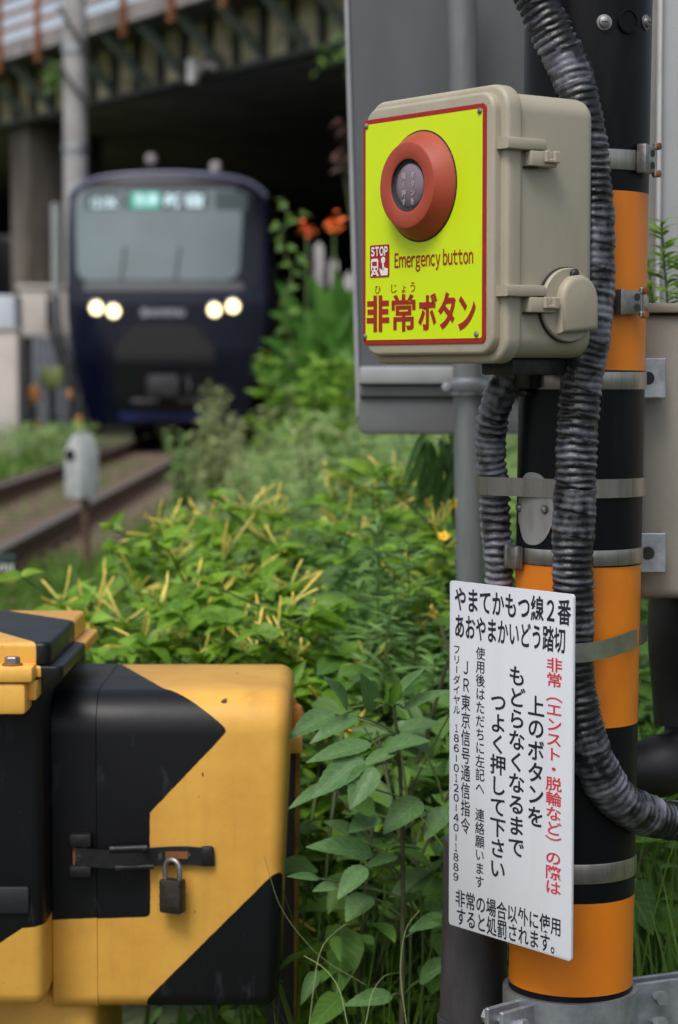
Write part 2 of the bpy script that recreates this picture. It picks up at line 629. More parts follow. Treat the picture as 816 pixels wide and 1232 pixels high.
class Leaves:
    def __init__(s):
        s.V, s.F, s.A, s.n = [], [], [], 0

    def add(s, T, pos, dirs, ups, length, width, rand=None, curl=None):
        """arrays of N leaves"""
        tv, tf, tu = T
        pos, dirs, ups = (np.asarray(a, float).reshape(-1, 3) for a in (pos, dirs, ups))
        N = len(pos)
        length = np.broadcast_to(np.asarray(length, float), (N,))
        width = np.broadcast_to(np.asarray(width, float), (N,))
        d = dirs / np.maximum(np.linalg.norm(dirs, axis=1, keepdims=True), 1e-9)
        sd_ = np.cross(d, ups)
        sd_ /= np.maximum(np.linalg.norm(sd_, axis=1, keepdims=True), 1e-9)
        nn = np.cross(sd_, d)
        cz = np.ones(N) if curl is None else np.broadcast_to(np.asarray(curl, float), (N,))
        x = tv[None, :, 0] * (width / 2)[:, None]
        y = tv[None, :, 1] * length[:, None]
        z = tv[None, :, 2] * (length * cz)[:, None] + tv[None, :, 3] * width[:, None]      # droop goes with the length, fold with the width
        V = pos[:, None, :] + x[..., None] * sd_[:, None, :] + y[..., None] * d[:, None, :] + z[..., None] * nn[:, None, :] * 0.9
        K = len(tv)
        Fc = tf[None] + (np.arange(N) * K)[:, None, None] + s.n
        r = rng.random(N) if rand is None else np.broadcast_to(np.asarray(rand, float), (N,))
        A = np.concatenate([np.broadcast_to(tu[None], (N, K, 2)), np.broadcast_to(r[:, None, None], (N, K, 1))], axis=2)
        s.V.append(V.reshape(-1, 3)); s.F.append(Fc.reshape(-1, 4)); s.A.append(A.reshape(-1, 3))
        s.n += N * K

    def build(s, name, m, parent=None):
        V = np.concatenate(s.V); Fc = np.concatenate(s.F); A = np.concatenate(s.A)
        me = bpy.data.meshes.new(name)
        me.vertices.add(len(V)); me.vertices.foreach_set('co', V.astype(np.float32).ravel())
        me.loops.add(Fc.size); me.loops.foreach_set('vertex_index', Fc.astype(np.int32).ravel())
        me.polygons.add(len(Fc))
        me.polygons.foreach_set('loop_start', np.arange(0, Fc.size, 4, dtype=np.int32))
        me.polygons.foreach_set('use_smooth', np.ones(len(Fc), dtype=bool))
        me.materials.append(m)
        at = me.attributes.new('leaf_uvw', 'FLOAT_VECTOR', 'POINT')
        at.data.foreach_set('vector', A.astype(np.float32).ravel())
        me.update(); me.validate()
        return link(name, me, parent)


def rnd_dirs(n, up=0.2, spread=1.0):
    a = rng.random(n) * 2 * np.pi
    z = rng.normal(up, 0.35, n)
    return np.stack([np.cos(a) * spread, np.sin(a) * spread, z], 1)


def ups(n, k=0.45):
    return np.stack([rng.normal(0, k, n), rng.normal(0, k, n), np.ones(n)], 1)
# ================================================================== THE SETTING
concrete = mat('concrete', (0.30, 0.285, 0.26), 0.9, var=0.35, scale=1.3, bump=0.5, bscale=9)
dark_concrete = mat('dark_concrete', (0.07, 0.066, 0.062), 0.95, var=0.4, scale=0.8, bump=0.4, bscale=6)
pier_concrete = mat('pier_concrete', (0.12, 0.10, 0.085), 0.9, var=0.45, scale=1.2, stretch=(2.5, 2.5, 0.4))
galv = mat('galvanised', (0.42, 0.45, 0.48), 0.42, 0.75, var=0.28, scale=38, bump=0.15, bscale=120)
rust = mat('rusty_paint', (0.28, 0.10, 0.035), 0.85, var=0.4, scale=9)

soil = mat('soil_and_moss', (0.060, 0.095, 0.028), 0.95, col2=(0.12, 0.105, 0.06), scale=1.6, thr=(0.42, 0.62), bump=0.8, bscale=30)


def ground_z(x, y):
    z = -0.17 + 0.04 * math.sin(x * 1.3 + 0.7) * math.sin(y * 0.9)
    if x < -0.9:
        z -= 0.08 * min(1, (-0.9 - x) / 0.6)
    if x > -0.6 and y > 2:
        z += 0.10 * min(1, (x + 0.6) / 0.5)
    return z


def axis(fine0, fine1, step, far):
    a = list(np.arange(fine0, fine1 + 1e-6, step))
    k = step
    while a[-1] < far:
        k *= 1.5
        a.append(a[-1] + k)
    k = step
    while a[0] > -far:
        k *= 1.5
        a.insert(0, a[0] - k)
    return a


b = B()
xs, ys = axis(-6, 4, 0.5, 700), axis(-2, 40, 0.7, 700)
v = [(x, y, ground_z(x, y) if abs(x) < 40 and -10 < y < 80 else -0.25) for y in ys for x in xs]
nx = len(xs)
b.add(v, [(j * nx + i, j * nx + i + 1, (j + 1) * nx + i + 1, (j + 1) * nx + i) for j in range(len(ys) - 1) for i in range(nx - 1)], soil)
struct(b, 'ground')

asphalt = mat('asphalt', (0.05, 0.05, 0.052), 0.9, var=0.3, scale=60, bump=0.8, bscale=220)
b = B()
b.box(-14, 14, -6, 1.55, -0.3, -0.02, asphalt, 0.02)
struct(b, 'road')

ballast_m = mat('ballast', (0.075, 0.048, 0.033), 0.95, var=0.65, scale=38, bump=1.0, bscale=45)
TX = -2.57
b = B()
prof = [(-1.75, -0.36), (-1.3, -0.205), (0.70, -0.205), (0.95, -0.36)]
yy = list(np.arange(1.6, 92, 1.0))
v = [(TX + px_, y, pz) for y in yy for px_, pz in prof]
b.add(v, [(j * 4 + i, j * 4 + i + 1, (j + 1) * 4 + i + 1, (j + 1) * 4 + i) for j in range(len(yy) - 1) for i in range(3)], ballast_m)
struct(b, 'track_bed')

# loose stones
stone_m = mat('ballast_stone', (0.095, 0.062, 0.044), 0.9, var=0.6, scale=14)
bs = B()
ico = bmesh.new(); bmesh.ops.create_icosphere(ico, subdivisions=1, radius=1)
ico.verts.index_update()
iv = [q.co.copy() for q in ico.verts]; jf = [[q.index for q in f.verts] for f in ico.faces]
ico.free()
for k in range(3400):
    y = 7 + 25 * random.random() ** 1.5
    x = TX + random.uniform(-1.7, 0.9)
    r = random.uniform(0.02, 0.038)
    M = Matrix.Translation((x, y, -0.2 - max(0, abs(x - TX) - (1.3 if x < TX else 0.70)) * 0.5)) @ Matrix.Rotation(random.random() * 6, 4, (random.random(), random.random(), 1)) @ Matrix.Diagonal((r, r * random.uniform(.6, 1), r * random.uniform(.5, .9), 1))
    bs.add([q * random.uniform(.85, 1.15) for q in iv], jf, stone_m, M)
tag(bs.build('gravel', angle=10), 'brown ballast stones between and beside the rails', 'gravel', kind='stuff')

# sleepers and rails
slp_m = mat('sleeper_concrete', (0.17, 0.12, 0.088), 0.9, var=0.35, scale=6, bump=0.5, bscale=40)
b = B()
b.prism([(-0.12, -0.15), (0.12, -0.15), (0.10, 0), (-0.10, 0)], 'yz', -1.0, 1.0, slp_m, 0.01, 0.01)
s0 = b.build('railway_sleeper')
tag(s0, 'brown grey concrete sleeper lying under the two rusty rails', 'sleeper', 'sleepers of the railway track')
for k in range(56):
    o = s0 if k == 0 else s0.copy()
    if k:
        COL.objects.link(o)
    o.location = (TX, 4.0 + 0.62 * k, -0.16)
rail_side = mat('rail_rust', (0.10, 0.05, 0.03), 0.85, var=0.35, scale=25)
rail_top = mat('rail_head', (0.28, 0.25, 0.23), 0.38, 0.8, var=0.2, scale=30)
for sgn, lab in ((1, 'rusty steel rail on the side of the small grey trackside marker'), (-1, 'rusty steel rail on the far side beside the pale trackside walls')):
    x = TX + sgn * 0.5335 + sgn * 0.03
    b = B()
    half = [(0.0635, -0.153), (0.0635, -0.142), (0.008, -0.122), (0.008, -0.045), (0.0325, -0.035), (0.0325, -0.006)]
    poly = half + [(-a, c) for a, c in half[::-1]]
    b.prism(poly, 'xz', 1.7, 90, rail_side)
    o = b.build('rail')
    b = B()
    b.prism([(-0.031, -0.0055), (0.031, -0.0055), (0.027, 0.001), (-0.027, 0.001)], 'xz', 1.7, 90, rail_top)
    b.build('rail_head', o)
    o.location = (x, 0, 0)
    tag(o, lab, 'rail', 'rails of the railway track')

# ------------------------------------------------------------------ overbridge
BR = Frame((0, 33.3, 0), math.atan2(-0.85, 0.53))
bridge = thing('overbridge', 'wide dark road bridge crossing over the train, with bracketed walkway and rusty railing', 'bridge', BR.o, BR.ang)
web_m = mat('mossy_web', (0.62, 0.56, 0.38), 0.9, col2=(0.17, 0.15, 0.09), scale=1.7, thr=(0.38, 0.66))
green_steel = mat('green_grey_steel', (0.042, 0.046, 0.038), 0.7, var=0.35, scale=4)
trough = mat('pale_trough', (0.33, 0.30, 0.30), 0.75, var=0.4, scale=2)
b = B(); b.box(-45, 6, 0.12, 44, 6.03, 6.95, mat('soffit_concrete', (0.16, 0.155, 0.15), 0.9, var=0.3, scale=0.8)); b.build('deck', bridge)
b = B(); b.box(-45, 6, 0.0, 0.12, 6.05, 6.95, web_m); b.build('web', bridge)
b = B(); b.box(-45, 6, -0.16, 0.14, 5.96, 6.05, green_steel, 0.01); b.build('bottom_flange', bridge)
def repeat(o, xs_):
    for k, x in enumerate(xs_):
        q = o if k == 0 else o.copy()
        if k:
            COL.objects.link(q)
            q.parent = o.parent
        q.location.x = x
b = B(); b.box(-0.075, 0.075, -0.11, 0.0, 6.055, 6.945, green_steel)
repeat(b.build('stiffener', bridge), [-31 + 0.9 * k for k in range(41)])
b = B()
M = Matrix.Translation((0, -0.03, 6.12)) @ Matrix.Rotation(math.atan2(0.84, -0.86), 4, 'X')
b.box(-0.05, 0.05, 0, 1.16, -0.07, 0.07, mat('bracket_paint', (0.17, 0.20, 0.18), 0.7, var=0.3, scale=4), M=M)
repeat(b.build('bracket', bridge), [-30.6 + 1.35 * k for k in range(27)])
b = B(); b.box(-45, 6, -0.95, 0.0, 6.95, 7.03, green_steel); b.build('walkway', bridge)
b = B()
for k, z in enumerate((6.99, 7.075, 7.16, 7.245)):
    b.tube([(-45, -1.0, z), (6, -1.0, z)], 0.044, trough, 10)
b.build('cable_trough', bridge)
b = B(); b.box(-0.07, 0.07, -1.13, -1.05, 6.72, 8.55, rust, 0.01)
repeat(b.build('railing_post', bridge), [-31.4 + 1.75 * k for k in range(22)])
b = B()
for z in (7.5, 7.78, 8.06, 8.5):
    b.box(-45, 6, -1.045, -1.0, z - 0.035, z + 0.035, rust)
b.build('railing', bridge)
# white insulator and curved pipe fixed under the walkway
white_m = mat('white_enamel', (0.75, 0.74, 0.72), 0.4)
q1, q2 = BR.hit(232, 88, -0.3)
b = B()
b.tube([(q1, -0.3, q2 + 0.22), (q1, -0.3, q2 - 0.16)], 0.10, white_m, 12)
b.tube(spline([(q1 + 0.1, -0.3, q2 - 0.08), (q1 + 0.35, -0.3, q2 + 0.06), (q1 + 0.62, -0.3, q2 + 0.06), (q1 + 0.8, -0.3, q2 - 0.01)], 0.05), 0.055, trough, 10)
b.build('insulator', bridge)
# piers; walls added to close in the space under the bridge and darken it
def brl(w):
    w = Vector(w) - BR.o
    return w.dot(BR.x), w.dot(BR.y)
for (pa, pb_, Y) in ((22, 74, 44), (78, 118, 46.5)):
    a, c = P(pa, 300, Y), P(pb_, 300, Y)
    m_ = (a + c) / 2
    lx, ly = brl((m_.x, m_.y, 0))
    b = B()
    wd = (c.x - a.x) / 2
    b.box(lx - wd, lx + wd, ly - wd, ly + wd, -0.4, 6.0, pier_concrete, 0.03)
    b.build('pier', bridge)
for nm, lab, bx in (('shade_side_wall', 'dark concrete wall added under the bridge for shade, beside the overgrown bank', (1.3, 2.0, 31, 84, -0.4, 6.0)),
                    ('shade_side_wall', 'dark concrete wall added under the bridge for shade behind the two piers', (-13.2, -12.4, 55, 84, -0.4, 6.0)),
                    ('shade_end_wall', 'dark wall added to shade the space under the bridge behind the train', (-13.2, 2.0, 84, 85, -0.4, 6.5))):
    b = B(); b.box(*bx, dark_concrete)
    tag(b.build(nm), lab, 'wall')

# ------------------------------------------------------------------ train
TR = (TX, 32.2, 0)
train = thing('train', 'dark navy commuter train with lit headlights coming out from under the bridge', 'train', TR)
navy = mat('navy_paint', (0.0014, 0.0028, 0.0150), 0.2, var=0.12, scale=2)
navy_roof = mat('navy_roof', (0.05, 0.055, 0.10), 0.45, var=0.15, scale=2)
black_gloss = mat('black_gloss', (0.006, 0.007, 0.010), 0.15)
pane_m = mat('windscreen_reflection_tint', (0.155, 0.20, 0.21), 0.12, var=0.1, scale=0.9)  # pale base colour stands in for sky reflected in the glass
grille_m = mat('grille', (0.009, 0.009, 0.011), 0.55)
dark_iron = mat('dark_iron', (0.035, 0.035, 0.038), 0.6, 0.4, var=0.3, scale=8)
K = 32.2 / F


def tx(px): return (px - 203) * K
def tz(py): return 1.03 - (py - HOR) * K


def halfw(z):
    return float(np.interp(z, [0.2, 0.45, 1.0, 1.6, 1.95, 3.2, 4.1], [1.14, 1.2, 1.34, 1.45, 1.49, 1.5, 1.46]))


def front_y(x, z):
    s_ = abs(x) / 1.5
    return 0.2 * max(0, z - 2.15) + 0.14 * max(0, 1.3 - z) + 0.3 * s_ ** 3 + 0.22 * max(0, z - 3.82) ** 1.2


NS, NT = 28, 34
v = []
for t in range(NT + 1):
    for s_ in range(NS + 1):
        u = -1 + 2 * s_ / NS
        zt = 4.02 - 0.13 * u * u - 0.2 * abs(u) ** 9
        z = 0.27 + (zt - 0.27) * t / NT
        x = u * halfw(z)
        v.append((x, front_y(x, z), z))
f = [(j * (NS + 1) + i, j * (NS + 1) + i + 1, (j + 1) * (NS + 1) + i + 1, (j + 1) * (NS + 1) + i) for j in range(NT) for i in range(NS)]
b = B()
b.add(v, f, navy)
loop = [t * (NS + 1) + NS for t in range(NT + 1)] + [NT * (NS + 1) + i for i in range(NS - 1, -1, -1)] + [t * (NS + 1) for t in range(NT - 1, -1, -1)]
ring = [v[i] for i in loop]
n = len(ring)
roof_i = [k for k in range(n)]
for ya, yb, sc_ in ((None, 0.75, 1.0), (0.75, 19.9, 1.0)):
    va = ring if ya is None else [(q[0], ya, q[2]) for q in ring]
    vb = [(q[0], yb, q[2]) for q in ring]
    side_f, roof_f = [], []
    for k in range(n - 1):
        (roof_f if NT - 1 <= k < NT + NS + 1 else side_f).append((k, n + k, n + k + 1, k + 1))
    b.add(va + vb, side_f, navy)
    b.add(va + vb, roof_f, navy_roof)
b.add([(q[0], 19.9, q[2]) for q in ring], [tuple(range(n))], dark_iron)
b.build('body', train, 40)


def patch(b, xl, xr, z0, z1, off, m, r=0.12, nz_=16, nx_=18):
    """a panel that follows the nose, standing off metres proud of it; xl, xr may be functions of z"""
    fl = xl if callable(xl) else (lambda z: xl)
    fr = xr if callable(xr) else (lambda z: xr)
    g = []
    zs = [z0 + (z1 - z0) * (0.5 - 0.5 * math.cos(math.pi * j / nz_)) for j in range(nz_ + 1)]
    for z in zs:
        d = min(z - z0, z1 - z)
        ins = r - math.sqrt(max(0, r * r - max(0, r - d) ** 2)) if d < r else 0
        a, c = fl(z) + ins, fr(z) - ins
        g.append([(a + (c - a) * i / nx_, z) for i in range(nx_ + 1)])
    W_ = nx_ + 1
    v = [(x, front_y(x, z) - off, z) for row in g for x, z in row]
    f = [(j * W_ + i, j * W_ + i + 1, (j + 1) * W_ + i + 1, (j + 1) * W_ + i) for j in range(nz_) for i in range(nx_)]
    edge = list(range(W_)) + [j * W_ + nx_ for j in range(1, nz_ + 1)] + [nz_ * W_ + i for i in range(nx_ - 1, -1, -1)] + [j * W_ for j in range(nz_ - 1, 0, -1)]
    base = len(v)
    v += [(v[i][0], v[i][1] + off + 0.02, v[i][2]) for i in edge]
    ne = len(edge)
    f += [(edge[k], base + k, base + (k + 1) % ne, edge[(k + 1) % ne]) for k in range(ne)]
    b.add(v, f, m)


b = B()
patch(b, lambda z: -1.40 + 0.09 * max(0, (2.7 - z)), lambda z: 1.41 - 0.08 * max(0, (2.7 - z)), tz(352), tz(218), 0.012, black_gloss, 0.28)
msk = b.build('windscreen_mask', train)
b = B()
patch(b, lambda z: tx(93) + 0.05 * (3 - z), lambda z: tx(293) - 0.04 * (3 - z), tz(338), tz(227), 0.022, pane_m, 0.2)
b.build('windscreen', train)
b = B()
rim = [(u, 4.02 - 0.13 * u * u - 0.2 * abs(u) ** 9) for u in [-1 + 2 * k / 40 for k in range(41)]]
b.tube([(u * halfw(z), front_y(u * halfw(z), z) - 0.005, z) for u, z in rim], 0.03, mat('roof_edge_highlight', (0.16, 0.17, 0.27), 0.4), 8)  # lavender tube added to paint the highlight along the roof edge
b.build('roof_edge_highlight', train)
b = B()
patch(b, tx(104), tx(296), tz(350), tz(340), 0.03, mat('grey_trim', (0.10, 0.10, 0.115), 0.5), 0.03)
b.build('wiper_panel', train)
for x0_, x1_ in ((150, 178), (215, 245)):
    b = B()
    a = Vector((tx(x0_), front_y(tx(x0_), tz(338)) - 0.06, tz(338)))
    c = Vector((tx(x1_ - 20), front_y(tx(x1_ - 20), tz(262)) - 0.05, tz(262)))
    b.tube([a, a.lerp(c, 0.55)], 0.008, black_gloss, 6)
    b.build('wiper', train)
led_w = emis('led_white', (0.50, 0.66, 0.72), 0.40)
led_g = emis('led_green', (0.04, 0.34, 0.24), 0.26)
disp = mat('display_glass', (0.055, 0.075, 0.08), 0.2)


def led(st, px0, px1, py0, py1, m_):
    bb = B()
    x0_, x1_, z0_, z1_ = tx(px0), tx(px1), tz(py1), tz(py0)
    v_, f_ = glyphs(st, 0.02)
    ax0, ax1 = min(q[0] for q in v_), max(q[0] for q in v_)
    ay0, ay1 = min(q[1] for q in v_), max(q[1] for q in v_)
    w_ = []
    for p_, q_ in v_:
        x_ = x0_ + (p_ - ax0) / (ax1 - ax0) * (x1_ - x0_)
        z_ = z0_ + (q_ - ay0) / (ay1 - ay0) * (z1_ - z0_)
        w_.append((x_, front_y(x_, z_) - 0.034, z_))
    bb.add(w_, f_, m_)
    return bb


for (a, c, st) in ((104, 148, 'num'), (153, 254, 'dest'), (262, 300, 'blank')):
    b = B()
    patch(b, tx(a), tx(c), tz(252), tz(230), 0.026, disp, 0.02)
    if st == 'num':
        q = led('1215K', 112, 145, 237, 250, led_w); b.add(q.v, q.f, led_w)
    if st == 'dest':
        patch(b, tx(160), tx(196), tz(251), tz(231), 0.03, led_g, 0.02)
        q = led('各停', 164, 193, 233, 249, led_w); b.add(q.v, q.f, led_w)
        q = led('新宿', 200, 248, 233, 250, led_w); b.add(q.v, q.f, led_w)
    b.build('display', train)
lamp_m = emis('headlight_lit', (1.0, 0.84, 0.42), 3.0)
chrome = mat('lamp_rim', (0.3, 0.3, 0.3), 0.3, 0.9)
for px_, py_ in ((120, 371), (141, 375), (262, 373.5), (284, 369)):
    x, z = tx(px_), tz(py_)
    b = B()
    M = Matrix.Translation((x, front_y(x, z) - 0.02, z)) @ toward((0, -1, 0))
    b.lathe([(0.115, -0.06), (0.115, 0.012), (0.102, 0.02), (0.092, 0.012)], M, chrome, 24)
    h = b.build('headlight', train)
    b = B()
    b.lathe([(0.092, 0.010), (0.07, 0.022), (0.0, 0.03)], M, lamp_m, 24)
    b.build('lens', h)
b = B()
patch(b, tx(172), tx(228), tz(382), tz(371), 0.012, mat('badge_panel', (0.03, 0.035, 0.06), 0.4), 0.02)
badge = mat('badge_silver', (0.55, 0.57, 0.62), 0.4, 0.5)
x, z = tx(179), tz(376.5)
b.lathe([(0.035, 0), (0.055, 0.004), (0.06, 0)], Matrix.Translation((x, front_y(x, z) - 0.016, z)) @ toward((0, -1, 0)), badge, 20)
b.add([(p[0], p[1] + 0.016, p[2]) for p in led('SOTETSU', 186, 226, 373, 380.5, badge).v], led('SOTETSU', 186, 226, 373, 380.5, badge).f, badge)
b.build('badge', train)
b = B()
patch(b, lambda z: tx(168) - 0.02 - 0.9 * max(0, min(0.33, tz(392) - z)), lambda z: tx(238) + 0.9 * max(0, min(0.33, tz(392) - z)), tz(437), tz(391), 0.02, grille_m, 0.03)
for k in range(7):
    z = tz(434) + k * 0.075
    patch(b, tx(150), tx(256), z, z + 0.02, 0.028, dark_iron, 0.005, 2, 12)
b.build('grille', train)
b = B()
patch(b, tx(140), tx(262), tz(492), tz(441), 0.012, black_gloss, 0.06)
b.build('coupler_recess', train)
b = B()
b.box(-0.16, 0.16, -0.38, 0.25, 0.72, 0.98, dark_iron, 0.05)
b.box(-0.24, 0.24, -0.44, -0.3, 0.68, 1.02, dark_iron, 0.05)
b.tube([(-0.5, -0.06, 0.62), (0.55, -0.06, 0.62)], 0.05, dark_iron, 10)
b.tube(spline([(0.3, 0.1, 1.0), (0.36, -0.12, 0.85), (0.34, -0.1, 0.6)], 0.05), 0.035, dark_iron, 8)
b.build('coupler', train)
blue_bar = mat('skirt_blue', (0.012, 0.022, 0.10), 0.35)
b = B()
patch(b, tx(146), tx(262), tz(506), tz(496), 0.03, blue_bar, 0.03)
b.build('skirt_bar', train)
for px_, hgt in ((178, 0.30), (258, 0.20)):
    b = B()
    zc = 4.02 - 0.13 * (tx(px_) / 1.5) ** 2
    b.tube([(tx(px_), 1.3, zc - 0.05), (tx(px_), 1.3, zc + hgt)], 0.035, dark_iron, 10)
    b.lathe([(0.0, -0.09), (0.075, -0.07), (0.09, 0), (0.075, 0.07), (0, 0.09)], Matrix.Translation((tx(px_), 1.3, zc + hgt)), trough, 16)
    b.build('antenna', train)
side_glass = mat('side_glass', (0.02, 0.025, 0.03), 0.1)
for sg in (-1, 1):
    for k in range(4):
        y0_ = 2.6 + 4.6 * k
        b = B()
        b.box(sg * 1.49 - 0.015, sg * 1.49 + 0.015, y0_, y0_ + 1.3, 1.0, 2.95, mat('door_grey', (0.05, 0.055, 0.09), 0.35), 0.01)
        d = b.build('door', train)
        for u in (0.12, 0.72):
            bb = B(); bb.box(sg * 1.507 - 0.012, sg * 1.507 + 0.012, y0_ + u, y0_ + u + 0.45, 1.8, 2.75, side_glass, 0.01)
            bb.build('door_window', d)
        b = B(); b.box(sg * 1.49 - 0.02, sg * 1.49 + 0.02, y0_ + 1.75, y0_ + 4.0, 1.85, 2.75, side_glass, 0.01)
        b.build('window', train)
for yb in (1.6, 14.6):
    for yo in (0, 2.1):
        for sg in (-1, 1):
            b = B()
            b.lathe([(0.0, -0.07), (0.43, -0.07), (0.43, 0.06), (0.46, 0.07), (0.0, 0.07)], Matrix.Translation((sg * 0.55, yb + yo, 0.44)) @ toward((1, 0, 0)), dark_iron, 24)
            b.build('wheel', train)
b = B(); b.box(-1.2, 1.2, 5, 13.5, 0.3, 0.9, dark_iron, 0.05); b.build('underframe_box', train)

# ------------------------------------------------------------------ far left clutter by the track
pole_m = mat('pole_concrete', (0.34, 0.335, 0.33), 0.85, var=0.15, scale=3)
p0 = P(92, 300, 36.5)
up_ = thing('utility_pole', 'tall grey concrete utility pole standing by the left corner of the train', 'pole', (p0.x, p0.y, -0.3))
b = B(); b.tube([(0, 0, 0), (0, 0, 11)], [0.215, 0.185], pole_m, 24); b.build('shaft', up_)
cable_m = mat('black_cable', (0.02, 0.02, 0.022), 0.6)
for (y0_, y1_) in ((12, 66), (82, 128)):
    a, c = P(74, y0_, 36.5), P(110, y1_, 36.5)
    b = B()
    L0 = Vector((a.x - p0.x, -0.235, a.z + 0.3)); L1 = Vector((c.x - p0.x, -0.235, c.z + 0.3))
    b.tube(spline([L0 + Vector((-0.03, 0.2, 0.05)), L0, (L0 + L1) / 2 + Vector((0, -0.02, -0.04)), L1, L1 + Vector((0.03, 0.2, -0.05))], 0.05), 0.03, cable_m, 8)
    b.build('cable', up_)
for py_ in (60, 178):
    b = B(); z = P(92, py_, 36.5).z + 0.3
    b.lathe([(0.218, -0.05), (0.225, -0.05), (0.225, 0.05), (0.218, 0.05)], Matrix.Translation((0, 0, z)), galv, 24)
    b.build('band', up_)
p0 = P(68, 300, 33.5)
b = B(); b.tube([(p0.x, p0.y, -0.3), (p0.x, p0.y, P(68, 248, 33.5).z)], 0.075, mat('thin_pole_grey', (0.30, 0.33, 0.33), 0.6, var=0.1, scale=3), 12)
b.lathe([(0.085, 0), (0.085, 0.04), (0.0, 0.06)], Matrix.Translation((p0.x, p0.y, P(68, 248, 33.5).z)), galv, 12)
tag(b.build('marker_pole'), 'thin grey steel pole just left of the train', 'pole')

pale_wall = mat('pale_render', (0.52, 0.47, 0.44), 0.85, var=0.12, scale=2)
a, c = P(24, 405, 34.4), P(89, 347, 34.4)
cab = thing('relay_cabinet', 'pale pinkish relay cabinet raised on steel legs left of the train', 'cabinet', ((a.x + c.x) / 2, a.y, -0.3))
hw = (c.x - a.x) / 2
b = B(); b.box(-hw, hw, 0, 0.6, a.z + 0.3, c.z + 0.3, pale_wall, 0.02)
b.box(-hw - 0.04, hw + 0.04, -0.04, 0.64, c.z + 0.3, c.z + 0.36, pale_wall, 0.01); b.build('casing', cab)
for x in (-hw + 0.06, hw - 0.06):
    for y in (0.05, 0.55):
        b = B(); b.box(x - 0.04, x + 0.04, y - 0.04, y + 0.04, 0.0, a.z + 0.3, dark_iron); b.build('leg', cab)
b = B(); b.box(-0.01, 0.01, -0.012, 0.0, a.z + 0.36, c.z + 0.24, dark_iron); b.build('door_gap', cab)
a, c = P(-30, 520, 30.5), P(21, 398, 30.5)
b = B(); b.box(a.x, c.x, a.y, a.y + 0.25, -0.4, c.z, pale_wall, 0.02)
b.box(a.x - 0.03, c.x + 0.03, a.y - 0.03, a.y + 0.28, c.z, c.z + 0.05, concrete, 0.01)
b.box(a.x, c.x - 0.1, a.y + 0.5, a.y + 1.2, -0.3, P(0, 355, 31).z, galv, 0.02)
tag(b.build('low_wall'), 'pale rendered low wall with a grey box behind it at the left edge', 'wall')
a, c = P(40, 500, 33.2), P(60, 402, 33.2)
fb = B()
for k in range(9):
    x = a.x + k * 0.09
    fb.box(x, x + 0.07, a.y, a.y + 0.03, -0.3, c.z - 0.02 * (k % 3), mat('blue_grey_board', (0.13, 0.15, 0.18), 0.7, var=0.3, scale=5), 0.004)
fb.box(a.x, a.x + 0.8, a.y + 0.031, a.y + 0.06, 0.3, 0.38, dark_iron)
tag(fb.build('board_fence'), 'dark blue grey board fence under the pale relay cabinet', 'fence')
# hanging cables beside the cabinet
for k, (x0_, x1_) in enumerate(((62, 92), (70, 98), (58, 84))):
    b = B()
    b.tube(spline([P(x0_, 350 + 6 * k, 33), P(x0_ + 4, 400, 32.9), P((x0_ + x1_) / 2, 432, 32.8), P(x1_, 470, 32.8), P(x1_ + 2, 530, 32.8)], 0.1), 0.035, cable_m, 6)
    tag(b.build('trackside_cable'), 'slack black cable hanging beside the pale relay cabinet', 'cable', 'cables hanging by the relay cabinet')
pb0 = P(62, 440, 31.8)
jb = thing('junction_box', 'green yellow junction box on a short post beside the train', 'box', (pb0.x, pb0.y, -0.3))
b = B(); zc = P(62, 455, 31.8).z + 0.3
b.box(-0.16, 0.16, -0.08, 0.08, zc - 0.14, zc + 0.16, mat('lime_box', (0.16, 0.20, 0.06), 0.6, var=0.3, scale=5), 0.03); b.build('casing', jb)
b = B(); b.tube([(0, 0, 0), (0, 0, zc - 0.13)], 0.05, dark_iron, 8); b.build('post', jb)
orange_m = mat('orange_plastic', (0.50, 0.21, 0.06), 0.6, var=0.3, scale=8)
for px_, py_, rr in ((41, 474, 0.10), (45, 512, 0.05), (84, 474, 0.05), (95, 506, 0.055)):
    q = P(px_, py_, 31.3)
    mk = thing('marker_post', {41: 'tallest pale orange marker post by the trackside fence', 45: 'low orange marker post at the foot of the board fence',
                               84: 'slim orange marker post beneath the lime junction box', 95: 'low orange marker post beside the train corner'}[px_], 'marker', (q.x, q.y, -0.3))
    b = B(); b.tube([(0, 0, 0), (0, 0, q.z + 0.3 - rr)], 0.03, dark_iron, 8); b.build('post', mk)
    b = B(); b.lathe([(0, -rr * 1.4), (rr * 0.7, -rr * 1.3), (rr, 0), (rr * 0.8, rr), (0, rr * 1.4)], Matrix.Translation((0, 0, q.z + 0.3)), orange_m, 14); b.build('cap', mk)

# small grey trackside marker with a round hole on a rusty post
q = P(103, 678, 13.2)
ms = thing('track_marker', 'small pale grey box with a round hole and pointed top on a rusty post', 'marker', (q.x, q.y, q.z - 0.1))
lz = lambda py: P(98, py, 13.2).z - (q.z - 0.1)
lx = lambda px: P(px, 560, 13.2).x - q.x
grey_box = mat('marker_grey', (0.40, 0.42, 0.42), 0.6, var=0.18, scale=12)
b = B()
w0, w1 = lx(84), lx(110)
za, zb, zt = lz(599), lz(542), lz(521)
pent = [(w0, za), (w1, za), (w1, zb), ((w0 + w1) / 2 + 0.01, zt), (w0, zb)]
b.prism(pent, 'xz', -0.085, 0.085, grey_box, 0.008, 0.008, 2, M=Matrix.Rotation(-0.6, 4, 'Z'))
hb = b.build('casing', ms)
b = B()
Mh = Matrix.Rotation(-0.6, 4, 'Z') @ Matrix.Translation(((w0 + w1) / 2 - 0.012, -0.0855, lz(547))) @ toward((0, -1, 0))
